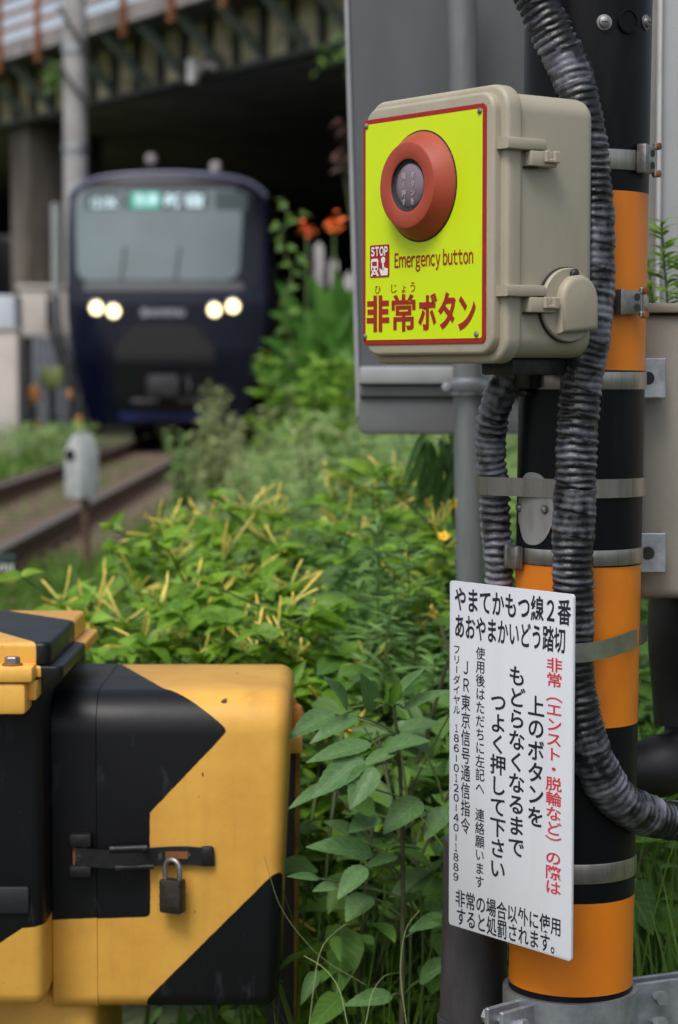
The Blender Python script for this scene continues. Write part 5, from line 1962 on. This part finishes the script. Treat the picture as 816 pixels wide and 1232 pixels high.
four_oclock('four oclock plant right of the track marker, its buds reaching highest towards the train', 250, 4.3,
            [(185, 640, 0), (215, 668, -.1), (255, 628, .1), (300, 610, .1), (328, 614, 0), (338, 655, -.1), (298, 692, -.2), (235, 655, .2), (268, 672, -.2), (205, 625, .3), (320, 690, -.1)])
four_oclock('four oclock plant rising behind the lid of the barrier machine', 120, 3.9,
            [(75, 722, 0), (110, 735, -.1), (150, 745, -.1), (168, 772, -.2), (120, 768, -.2), (95, 755, .1), (165, 710, .2), (130, 712, .3)])
four_oclock('four oclock plant directly above the black painted part of the barrier cover', 220, 3.55,
            [(195, 725, 0), (240, 738, 0), (218, 768, -.1), (272, 772, -.1), (190, 778, -.1), (262, 710, .2), (245, 780, -.15), (228, 700, .3)])
four_oclock('four oclock plant above the yellow right end of the barrier cover', 325, 3.5,
            [(315, 748, 0), (345, 728, 0), (372, 748, 0), (332, 768, -.1), (308, 778, -.1), (365, 785, -.1), (290, 750, .1), (350, 700, .3)])
four_oclock('four oclock plant under the lower edge of the grey sign board', 470, 4.7,
            [(400, 592, 0), (432, 585, 0), (480, 574, 0), (515, 580, -.1), (543, 606, -.2), (410, 632, -.2), (460, 612, -.2), (440, 645, -.3), (500, 616, 0), (530, 566, .3)])
four_oclock('four oclock plant with open yellow flowers beside the grey steel pipe', 530, 3.75,
            [(520, 690, 0), (535, 655, 0), (515, 738, -.05), (543, 722, 0), (500, 748, -.1), (530, 628, .1), (545, 690, .1), (485, 700, .1)],
            [(521, 738, -.25), (507, 752, -.25), (534, 645, -.2), (546, 606, -.2), (515, 605, .1)])
four_oclock('four oclock plant in the shade between the broad leaved plant and the machine', 405, 3.3,
            [(390, 838, 0), (420, 882, -.1), (372, 805, .1), (446, 795, .1), (470, 772, .2), (350, 790, .1), (385, 905, -.1), (500, 800, .2)],
            [(417, 877, -.4)], nb=3)
four_oclock('low four oclock plant near the bottom edge between machine and notice', 430, 3.1,
            [(352, 1172, 0), (385, 1165, 0), (445, 1010, .1), (415, 1020, .1), (500, 1040, .1), (530, 930, .2), (470, 1130, 0), (520, 1140, .1), (400, 1120, 0)], nb=2)

# ------------------------------------------------------------------ the broad leaved plant in front
YH2 = 2.72
hb_px = 482
hb = P(hb_px, 1300, YH2)
ho = gpt(hb.x, hb.y)
hero = thing('broad_leaved_plant', 'upright plant with large toothed leaves between the barrier machine and the white notice', 'plant', ho)
hs_ = [P(x, y, YH2 + 0.02) - ho for x, y in ((484, 1180), (485, 1080), (484, 1000), (481, 920), (474, 850))]
b = B()
sp_ = spline([Vector((0.0, 0.0, 0))] + hs_, 0.03)
b.tube(sp_, [0.0052 - 0.003 * i / len(sp_) for i in range(len(sp_))], stem_b, 10)
hero_leaves = [(418, 853, 396, 812, 26, 0), (449, 854, 436, 811, 26, 0), (477, 838, 506, 802, 20, 0), (485, 852, 541, 827, 19, 0), (430, 862, 373, 889, 22, 0),
               (402, 858, 348, 884, 32, .05), (447, 895, 369, 914, 26, -.03), (478, 903, 433, 921, 22, -.03), (462, 903, 512, 885, 30, -.02), (437, 913, 375, 958, 36, -.05),
               (449, 922, 421, 970, 36, -.06), (402, 943, 347, 969, 20, 0), (506, 963, 461, 999, 38, 0), (541, 972, 510, 1010, 30, .02), (449, 1028, 374, 1011, 34, 0),
               (478, 1030, 438, 1040, 16, 0), (440, 1043, 406, 1079, 28, -.03), (384, 1057, 346, 1053, 13, 0), (405, 1066, 377, 1071, 16, 0), (444, 1078, 416, 1106, 34, .02),
               (537, 1104, 494, 1116, 22, .03), (472, 1198, 416, 1206, 24, 0), (480, 880, 530, 868, 26, .06), (475, 870, 520, 905, 30, .08), (520, 1050, 470, 1075, 30, .08),
               (505, 1180, 545, 1150, 30, .05), (430, 1010, 395, 985, 26, .08), (455, 980, 420, 1000, 30, .1)]
L = Leaves()


def leaf_px(L, T, o, x0, y0, x1, y1, wpx, dz, Y, mlt=1.0):
    # tips lean towards the light at the open road side, a little nearer than the stalks
    a = P(x0, y0, Y + dz) - o
    c = P(x1, y1, Y + dz - 0.035) - o
    d = c - a
    k = Y / F
    upv = np.array([random.uniform(-.25, .25), -0.62, 0.75])
    L.add(T, [a], [d], [upv], d.length, wpx * k * 1.14 * mlt, curl=random.uniform(0.3, 1.1))
    return a


for (x0, y0, x1, y1, w_, dz) in hero_leaves:
    a = leaf_px(L, T_HERO, ho, x0, y0, x1, y1, w_, dz, YH2)
    near_s = min(sp_, key=lambda q: (q - a).length + 0.35 * abs(q.z - (a.z - 0.03)))
    b.tube(spline([near_s, near_s.lerp(a, 0.5) + Vector((0, 0, 0.004)), a], 0.02), 0.0014, stem_m, 6)
b.build('stem', hero)
L.build('foliage', hero_leaf, hero)
L = Leaves()
for (x0, y0, x1, y1, w_) in ((468, 856, 463, 821, 27), (474, 848, 480, 818, 18), (470, 850, 452, 838, 14)):
    leaf_px(L, T_HERO, ho, x0, y0, x1, y1, w_, -0.01, YH2)
L.build('young_leaves', young_leaf, hero)

# ------------------------------------------------------------------ upright narrow leaved weeds
YN = 3.3
spots = [(455, 632, 0.1, 'tallest, at centre under the sign board'), (492, 655, 0.15, 'just left of the grey steel pipe'), (432, 690, 0.2, 'above the broad leaved plant, left one'),
         (500, 775, 0.0, 'closest to the top corner of the white notice'), (522, 800, -0.1, 'half hidden by the left edge of the white notice'), (415, 650, 0.5, 'among the yellow buds left of centre'),
         (470, 725, -0.05, 'right above the young bright leaves'), (445, 760, 0.0, 'behind the topmost broad leaves'), (512, 700, 0.3, 'in front of the open yellow flowers'),
         (385, 690, 0.5, 'between the barrier cover and the yellow flowers'), (365, 640, 0.9, 'thin one right of the highest buds'), (340, 570, 2.0, 'far one below the canna leaves'), (400, 560, 1.4, 'far one left of the sign board corner'),
         (448, 590, 0.6, 'second one under the sign board'), (475, 680, 0.1, 'between the tallest weed and the pipe'), (530, 760, 0.1, 'touching the top left corner of the notice'), (395, 740, 0.1, 'just above the right end of the barrier cover'),
         (352, 600, 1.8, 'far wispy one above the gap in the yellow buds'), (372, 545, 2.6, 'far wispy one at the foot of the canna plants'), (418, 530, 2.2, 'far wispy one left of the sign board foot'),
         (452, 545, 1.6, 'far wispy one beneath the sign board rail'), (500, 535, 1.4, 'far wispy one touching the sign board bottom'), (325, 560, 3.0, 'far wispy one beside the pale feathery bushes'), (285, 575, 3.0, 'far wispy one behind the highest yellow buds')]
for px, py, dy, where in spots:
    Y = YN + dy
    tp = P(px, py, Y)
    bx_ = tp.x + random.uniform(-.05, .05)
    o = gpt(bx_, Y)
    root = thing('narrow_leaved_weed', 'upright narrow leaved weed ' + where, 'weed', o, group='upright narrow leaved weeds')
    tip = tp - o
    pts = spline([Vector((0, 0, 0)), Vector((tip.x * 0.5 + random.uniform(-.02, .02), 0.0, tip.z * 0.5)), tip], 0.012)
    b = B(); n = len(pts)
    b.tube(pts[::3] + [pts[-1]], [0.0038 - 0.0028 * i / (len(pts[::3]) + 1) for i in range(len(pts[::3]) + 1)], stem_m, 6)
    b.build('stem', root)
    L = Leaves()
    idx = [i for i in range(n) if i > n * 0.28]
    for i in idx:
        f_ = i / n
        for q in range(3):
            az = i * 2.4 + q * 3.0 + random.uniform(-.4, .4)
            d = [math.cos(az), math.sin(az) - 0.15, random.uniform(0.25, 0.8)]
            ln = random.uniform(0.05, 0.085) * (1.15 - 0.6 * max(0, f_ - 0.5) / 0.5)
            L.add(T_LANCE, [pts[i]], [d], tilt_ups(1, 0.3, 0.3), ln, ln * random.uniform(0.13, 0.2), curl=random.uniform(0.5, 1.8))
    L.build('foliage', narrow_leaf, root)
# drooping sprig by the pipe under the panel
Y = 4.0
tp = P(536, 535, Y); o = gpt(tp.x + 0.02, Y + 0.05)
root = thing('drooping_weed', 'dark drooping narrow leaves hanging just under the grey sign board corner', 'weed', o)
tip = tp - o
b = B(); b.tube(spline([Vector((0, 0, 0)), Vector((0.02, 0, tip.z * 0.6)), tip], 0.05), 0.004, stem_b, 6); b.build('stem', root)
L = Leaves()
for k in range(46):
    a = tip + Vector((random.uniform(-.045, .03), random.uniform(-.04, .04), random.uniform(-.05, .03)))
    L.add(T_LANCE, [a], [[random.uniform(-.7, .4), random.uniform(-.5, .2), -1.0]], [[random.uniform(-.5, .5), -1, 0.4]], random.uniform(.06, .11), random.uniform(.010, .016), rand=0.0)
L.build('foliage', narrow_leaf, root)

# sprig in front of the pale locker
Y = 2.95
tp = P(796, 268, Y); o = gpt(tp.x + 0.05, Y)
root = thing('tall_weed_sprig', 'feathery green weed sprig in front of the pale locker', 'weed', o)
tip = tp - o
b = B(); L = Leaves()
for (dx, top) in ((0, 0.0), (0.03, -0.03), (-0.018, -0.05)):
    e_ = tip + Vector((dx, 0, top))
    pts = spline([Vector((0, 0, 0)), Vector((0.0, 0.02, tip.z * 0.55)), e_], 0.006)
    b.tube(pts[::6] + [pts[-1]], 0.0018, stem_m, 5)
    for i in range(int(len(pts) * 0.80), len(pts)):
        for q in range(3):
            az = random.random() * 6.28
            ln = random.uniform(.018, .034)
            L.add(T_LANCE, [pts[i]], [[math.cos(az), math.sin(az), .6]], tilt_ups(1), ln, ln * 0.22)
b.build('stem', root); L.build('foliage', four_leaf, root)

# ------------------------------------------------------------------ undergrowth: shaded mass of leaves round the foreground plants
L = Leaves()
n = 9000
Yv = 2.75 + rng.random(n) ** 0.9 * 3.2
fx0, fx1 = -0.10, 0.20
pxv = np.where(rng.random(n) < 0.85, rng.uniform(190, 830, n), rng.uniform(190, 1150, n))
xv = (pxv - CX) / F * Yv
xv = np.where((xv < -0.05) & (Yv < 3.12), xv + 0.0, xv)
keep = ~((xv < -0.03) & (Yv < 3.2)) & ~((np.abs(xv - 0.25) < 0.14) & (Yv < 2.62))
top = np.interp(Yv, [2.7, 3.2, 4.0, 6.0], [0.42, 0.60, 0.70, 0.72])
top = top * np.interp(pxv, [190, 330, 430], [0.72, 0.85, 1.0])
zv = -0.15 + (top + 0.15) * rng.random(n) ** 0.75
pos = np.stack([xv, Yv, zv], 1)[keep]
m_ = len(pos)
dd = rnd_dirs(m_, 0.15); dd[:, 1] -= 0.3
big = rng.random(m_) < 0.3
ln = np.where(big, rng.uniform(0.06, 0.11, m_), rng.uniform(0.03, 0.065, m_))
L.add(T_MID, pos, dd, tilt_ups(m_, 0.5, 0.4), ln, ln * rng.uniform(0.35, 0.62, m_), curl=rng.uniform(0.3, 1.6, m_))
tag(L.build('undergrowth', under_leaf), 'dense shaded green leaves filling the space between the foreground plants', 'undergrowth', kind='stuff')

# thin stalks inside the undergrowth
b = B()
for k in range(150):
    Y = random.uniform(2.85, 4.2); x = (random.uniform(360, 830) - CX) / F * Y
    o = gpt(x, Y); h_ = random.uniform(0.35, 0.75)
    b.tube(spline([o, o + Vector((random.uniform(-.06, .06), random.uniform(-.05, .05), h_ * .6)), o + Vector((random.uniform(-.16, .16), random.uniform(-.1, .1), h_))], 0.08), random.uniform(0.0012, 0.003), random.choice([stem_m, stem_b, stem_b]), 5)
tag(b.build('undergrowth_stalks'), 'thin tangled weed stalks inside the shaded undergrowth', 'stalks', kind='stuff')

# grass: blades right of the pole, between machine and pole
L = Leaves()


def tuft(x, y, n, h, w, spread=0.06):
    o = gpt(x, y)
    pos = np.tile(np.array(o), (n, 1)) + rng.normal(0, spread, (n, 3)) * np.array([1, 1, 0])
    d = np.stack([rng.normal(0, .38, n), rng.normal(-0.1, .35, n), np.ones(n)], 1)
    if x < 0.15:
        d[:, 0] = np.clip(d[:, 0], -.28, .4); d[:, 1] = np.clip(d[:, 1], -.15, .6)
    else:
        d[:, 0] = np.clip(d[:, 0], -.18, .7); d[:, 1] = np.clip(d[:, 1], -.12, .6)
    side = np.stack([rng.normal(0, 1, n), rng.normal(0, 1, n) - 0.6, np.full(n, .2)], 1)
    L.add(T_BLADE, pos, d, -side, h * rng.uniform(.55, 1.15, n), w * rng.uniform(.6, 1.3, n), curl=rng.uniform(-1.0, 1.2, n) * (0.4 if x < 0.15 else 0.5))


for k in range(60):
    Y = random.uniform(2.62, 3.7)
    x = (random.uniform(750, 900) - CX) / F * Y
    tuft(x, Y, 16, random.uniform(0.42, 0.62), 0.009)
for k in range(34):
    Y = random.uniform(2.8, 3.4)
    x = (random.uniform(345, 560) - CX) / F * Y
    tuft(x, Y, 9, random.uniform(0.34, 0.55), 0.005)
for k in range(14):
    Y = random.uniform(2.78, 2.95)
    x = (random.uniform(385, 540) - CX) / F * Y
    tuft(x, Y, 6, random.uniform(0.28, 0.42), 0.0032, 0.03)
tag(L.build('grass', grass_leaf), 'long thin grass blades growing round the pole foot and the plants', 'grass', kind='stuff')

# pale seed stalks of grass drooping at the front
b = B()
for pts in (((318, 1030), (340, 1095), (385, 1150), (440, 1185)),             ((372, 1232), (384, 1150), (405, 1120), (432, 1105)), ((489, 1232), (482, 1170), (488, 1120), (505, 1095)), ((418, 1232), (408, 1190), (390, 1165), (366, 1150)), ((440, 1232), (448, 1195), (462, 1175), (480, 1170))):
    Yq = random.uniform(2.55, 2.66)
    b.tube(spline([P(x, y, Yq + 0.03 * i) for i, (x, y) in enumerate(pts)], 0.006), 0.0004, mat('straw', (0.30, 0.36, 0.15), 0.7), 5)
tag(b.build('grass_stalks'), 'thin pale grass stalks arching in front of the black machine corner', 'grass', kind='stuff')

# verge grass near the track
L = Leaves()
n = 11000
Yv = 5 + rng.random(n) ** 1.3 * 26
xv = np.where(rng.random(n) < 0.85, rng.uniform(-1.72, -0.2, n), rng.uniform(-6.5, -4.2, n))
zv = np.array([ground_z(x, y) for x, y in zip(xv, Yv)])
pos = np.stack([xv, Yv, zv - 0.01], 1)
dd = np.stack([rng.normal(0, .5, n), rng.normal(-.1, .5, n), np.ones(n)], 1)
L.add(T_TINY, pos, dd, rng.normal(0, 1, (n, 3)), rng.uniform(.05, .16, n), rng.uniform(.008, .022, n))
n = 12000
yv = 7.5 + rng.random(n) * 10
xv = rng.uniform(-1.85, -0.5, n)
pos = np.stack([xv, yv, np.array([ground_z(x, y) for x, y in zip(xv, yv)]) - 0.01], 1)
L.add(T_TINY, pos, np.stack([rng.normal(0, .55, n), rng.normal(-.2, .5, n), np.ones(n)], 1), rng.normal(0, 1, (n, 3)), rng.uniform(.07, .2, n), rng.uniform(.012, .03, n))
n = 1100
pos = np.stack([rng.uniform(TX - 0.5, TX + 0.1, n), rng.uniform(9, 30, n), np.full(n, -0.2)], 1)
L.add(T_TINY, pos, np.stack([rng.normal(0, .5, n), rng.normal(-.1, .5, n), np.ones(n)], 1), rng.normal(0, 1, (n, 3)), rng.uniform(.04, .12, n), rng.uniform(.01, .03, n))
n = 2600
pos = np.stack([rng.uniform(-7.5, TX - 1.4, n), rng.uniform(24, 33, n), np.full(n, -0.25)], 1)
L.add(T_TINY, pos, np.stack([rng.normal(0, .5, n), rng.normal(-.1, .5, n), np.ones(n)], 1), rng.normal(0, 1, (n, 3)), rng.uniform(.1, .3, n), rng.uniform(.02, .06, n))
tag(L.build('verge_grass', grass_leaf), 'short green grass on the verges either side of the railway track', 'grass', kind='stuff')

# ------------------------------------------------------------------ thicket behind: far leaves as one mass, then bushes one can tell apart
L = Leaves()
n = 30000
Yv = 5.2 + rng.random(n) * 11
x0v = np.interp(Yv, [5, 8, 12, 17], [-0.25, -0.50, -0.72, -0.85])
xv = x0v + rng.random(n) ** 1.1 * (2.6 - x0v)
hh = np.interp(xv - x0v, [0, 0.35, 1.2], [0.35, 0.75, 0.95]) * (0.85 + 0.3 * np.sin(xv * 3.1 + Yv * 1.7) * np.sin(Yv * 2.3))
hh = np.minimum(hh, 0.95)
zv = -0.1 + (hh + 0.1) * rng.random(n) ** 0.6
pos = np.stack([xv, Yv, zv], 1)
ln = rng.uniform(.04, .11, n)
L.add(T_TINY, pos, rnd_dirs(n, 0.5), tilt_ups(n, .6), ln, ln * rng.uniform(.12, .4, n))
tag(L.build('weed_thicket', far_leaf), 'blurred mass of grey green weeds between the track and the sign board', 'weeds', kind='stuff')


def bush(name, label, cat, px, ptop, Y, halfpx, m, leaf, nl, T=T_TINY, ratio=.4, group=None, feather=False, zlow=0.0):
    tp = P(px, ptop, Y)
    o = gpt(tp.x, Y)
    root = thing(name, label, cat, o, group=group)
    H = tp.z - o.z
    R = halfpx * Y / F
    b = B(); L = Leaves()
    ns = 9
    for k in range(ns):
        a = random.random() * 6.28
        rr = R * random.random() ** 0.5
        e_ = Vector((math.cos(a) * rr, math.sin(a) * rr, H * (random.uniform(.62, 0.98) if k else 1.0)))
        pts = spline([Vector((e_.x * .15, e_.y * .15, 0)), Vector((e_.x * .5, e_.y * .5, e_.z * .55)), e_], H / 12)
        b.tube(pts, [0.012 - 0.009 * i / len(pts) for i in range(len(pts))], stem_m, 5)
        per = nl // ns
        t = rng.uniform(.3 + zlow, 1.0, per)
        i0 = np.minimum((t * (len(pts) - 1)).astype(int), len(pts) - 2)
        arr = np.array([list(p) for p in pts])
        base = arr[i0] + (arr[i0 + 1] - arr[i0]) * (t * (len(pts) - 1) - i0)[:, None]
        spread = R * (0.30 if not feather else 0.38) * (1.15 - 0.75 * t)[:, None]
        pos = base + rng.normal(0, 1, (per, 3)) * spread * np.array([1, 1, .55])
        ln = leaf * rng.uniform(.5, 1.3, per)
        dd = rnd_dirs(per, 0.5)
        L.add(T, pos, dd, tilt_ups(per, .5), ln, ln * ratio * rng.uniform(.6, 1.3, per))
    b.build('stems', root)
    L.build('foliage', m, root)
    return root


bush('feathery_bush', 'feathery pale bush in front of the train coupler', 'bush', 258, 462, 13.5, 48, feather_leaf, .055, 1500, group='feathery bushes by the track', feather=True)
bush('feathery_bush', 'pale feathery bush with buff tops below the right corner of the train', 'bush', 312, 488, 12.0, 45, feather_leaf, .05, 1500, group='feathery bushes by the track', feather=True)
bush('feathery_bush', 'low feathery bush right beside the ballast, nearest the rails', 'bush', 222, 516, 12.5, 30, far_leaf, .05, 900, group='feathery bushes by the track', feather=True)
bush('feathery_bush', 'wide feathery bush above the highest yellow buds', 'bush', 300, 545, 8.5, 75, feather_leaf, .045, 1500, group='feathery bushes by the track', feather=True)
bush('feathery_bush', 'feathery bush left of the sign board corner, behind the yellow buds', 'bush', 385, 505, 8.0, 60, feather_leaf, .045, 1500, group='feathery bushes by the track', feather=True)
bush('feathery_bush', 'feathery bush directly below the grey sign board', 'bush', 460, 520, 7.0, 60, far_leaf, .045, 1500, group='feathery bushes by the track', feather=True)
bush('leafy_shrub', 'leafy green shrub rising beside the right flank of the train', 'shrub', 350, 420, 12.7, 36, four_leaf, .09, 700, T_MID, .5)
bush('leafy_shrub', 'bright green shrub touching the left edge of the grey sign board', 'shrub', 405, 430, 10.5, 45, four_leaf, .08, 900, T_MID, .5)

# canna plants: big leaves and orange flowers
def canna(label, px, Y, leaves, flowers):
    tp = P(px, 300, Y)
    o = gpt(tp.x, Y)
    root = thing('canna_plant', label, 'plant', o, group='canna plants by the picket fence')
    b = B(); L = Leaves()
    for (x0, y0, x1, y1, wpx) in leaves:
        a, c = P(x0, y0, Y) - o, P(x1, y1, Y - 0.15) - o
        L.add(T_OVATE, [a], [c - a], [[random.uniform(-.3, .3), -0.75, .65]], (c - a).length, wpx * Y / F, curl=random.uniform(.3, 1.0))
        b.tube(spline([Vector((a.x * .3, 0, 0)), Vector((a.x * .7, 0, a.z * .6)), a], .1), .012, stem_m, 6)
    for (x, y) in flowers:
        e_ = P(x, y, Y) - o
        b.tube(spline([Vector((0, 0, 0)), Vector((e_.x * .6, 0, e_.z * .6)), e_], .1), .009, stem_m, 6)
    b.build('stem', root)
    L.build('foliage', big_leaf, root)
    for (x, y) in flowers:
        e_ = P(x, y, Y) - o
        Lf = Leaves()
        k = 22
        Lf.add(T_MID, np.tile(np.array(e_), (k, 1)) + rng.normal(0, .018, (k, 3)), rnd_dirs(k, .35), tilt_ups(k, .8, .6), rng.uniform(.03, .058, k), rng.uniform(.025, .042, k))
        o_ = Lf.build('flower', orange_petal, root)
    return root


canna('orange flowered canna nearest the train, with leaves reaching left', 365, 12.0,
      [(372, 400, 330, 372, 30), (385, 440, 395, 345, 36), (360, 430, 318, 405, 28), (395, 450, 425, 385, 34), (350, 470, 372, 380, 34), (380, 480, 345, 430, 30), (362, 410, 345, 340, 30), (390, 420, 432, 455, 30), (345, 470, 312, 440, 26), (372, 445, 335, 415, 28), (400, 400, 372, 330, 30), (368, 372, 405, 425, 24)], [(370, 279)])
canna('orange flowered canna right beside the edge of the grey sign board', 402, 11.5,
      [(405, 430, 385, 340, 34), (412, 440, 432, 350, 36), (400, 460, 365, 395, 32), (415, 470, 440, 420, 34), (398, 480, 378, 440, 30), (420, 400, 402, 325, 26), (400, 420, 372, 372, 30), (425, 460, 395, 400, 34), (390, 460, 352, 425, 30), (410, 390, 436, 335, 30), (385, 440, 415, 375, 30), (384, 384, 428, 442, 26)], [(402, 271)])
# vine climbing at the train's right
root_p = P(348, 460, 11.5); o = gpt(root_p.x, 11.5)
root = thing('climbing_vine', 'yellow green climbing vine twining upward beside the right edge of the train', 'vine', o)
pts = spline([Vector((0, 0, 0))] + [P(x, y, 11.5) - o for x, y in ((350, 420), (338, 370), (352, 330), (336, 290), (348, 262), (340, 248))], .03)
b = B(); b.tube(pts, .006, stem_m, 5); b.build('stem', root)
L = Leaves()
for i in range(len(pts) // 2, len(pts), 2):
    k = 2
    L.add(T_MID, np.tile(np.array(pts[i]), (k, 1)) + rng.normal(0, .03, (k, 3)), rnd_dirs(k, .1), tilt_ups(k, .3, .9), rng.uniform(.05, .09, k), rng.uniform(.045, .08, k))
L.build('foliage', vine_leaf, root)
# ivy sprigs on the bridge, and a reddish branch near the panel
for (px, py, Yq, mm, lab, w_) in ((408, 58, 32.2, narrow_leaf, 'green ivy tuft hanging from the bridge girder beside the sign board', .55), (66, 90, 38.5, under_leaf, 'green ivy trailing on the bridge left of the utility pole', .4)):
    q = P(px, py, Yq)
    L = Leaves(); k = 34
    L.add(T_MID, np.array(q) + rng.normal(0, 1, (k, 3)) * np.array([w_ * .3, .1, w_ * .34]), rnd_dirs(k, -.6), tilt_ups(k, .5, .8), rng.uniform(.1, .22, k), rng.uniform(.08, .16, k))
    tag(L.build('ivy', mm), lab, 'ivy')
q = P(412, 185, 13.0); o = gpt(q.x + 0.12, 13.0)
root = thing('red_leaved_branch', 'dim reddish leafy branch at the left edge of the grey sign board', 'branch', o)
b = B(); b.tube(spline([Vector((0, 0, 0)), Vector((0, 0, 1.5)), q - o], .1), .012, stem_b, 6); b.build('stem', root)
red_leaf = leafmat('red_leaf', (0.05, 0.018, 0.014), (0.10, 0.04, 0.028), 0.6, .2, .0)
L = Leaves(); k = 34
L.add(T_MID, np.array(q - o) + rng.normal(0, 1, (k, 3)) * np.array([.025, .05, .10]), rnd_dirs(k, -.2), tilt_ups(k), rng.uniform(.05, .1, k), rng.uniform(.03, .06, k))
L.build('foliage', red_leaf, root)
# weeds by the left walls
L = Leaves(); k = 1500
pos = np.stack([rng.uniform(-5.2, -3.6, k), rng.uniform(29, 32.2, k), -0.25 + rng.random(k) ** 1.5 * .55], 1)
L.add(T_TINY, pos, rnd_dirs(k, .6), tilt_ups(k), rng.uniform(.08, .2, k), rng.uniform(.03, .07, k))
tag(L.build('trackside_weeds', far_leaf), 'low olive weeds at the foot of the trackside walls left of the train', 'weeds', kind='stuff')
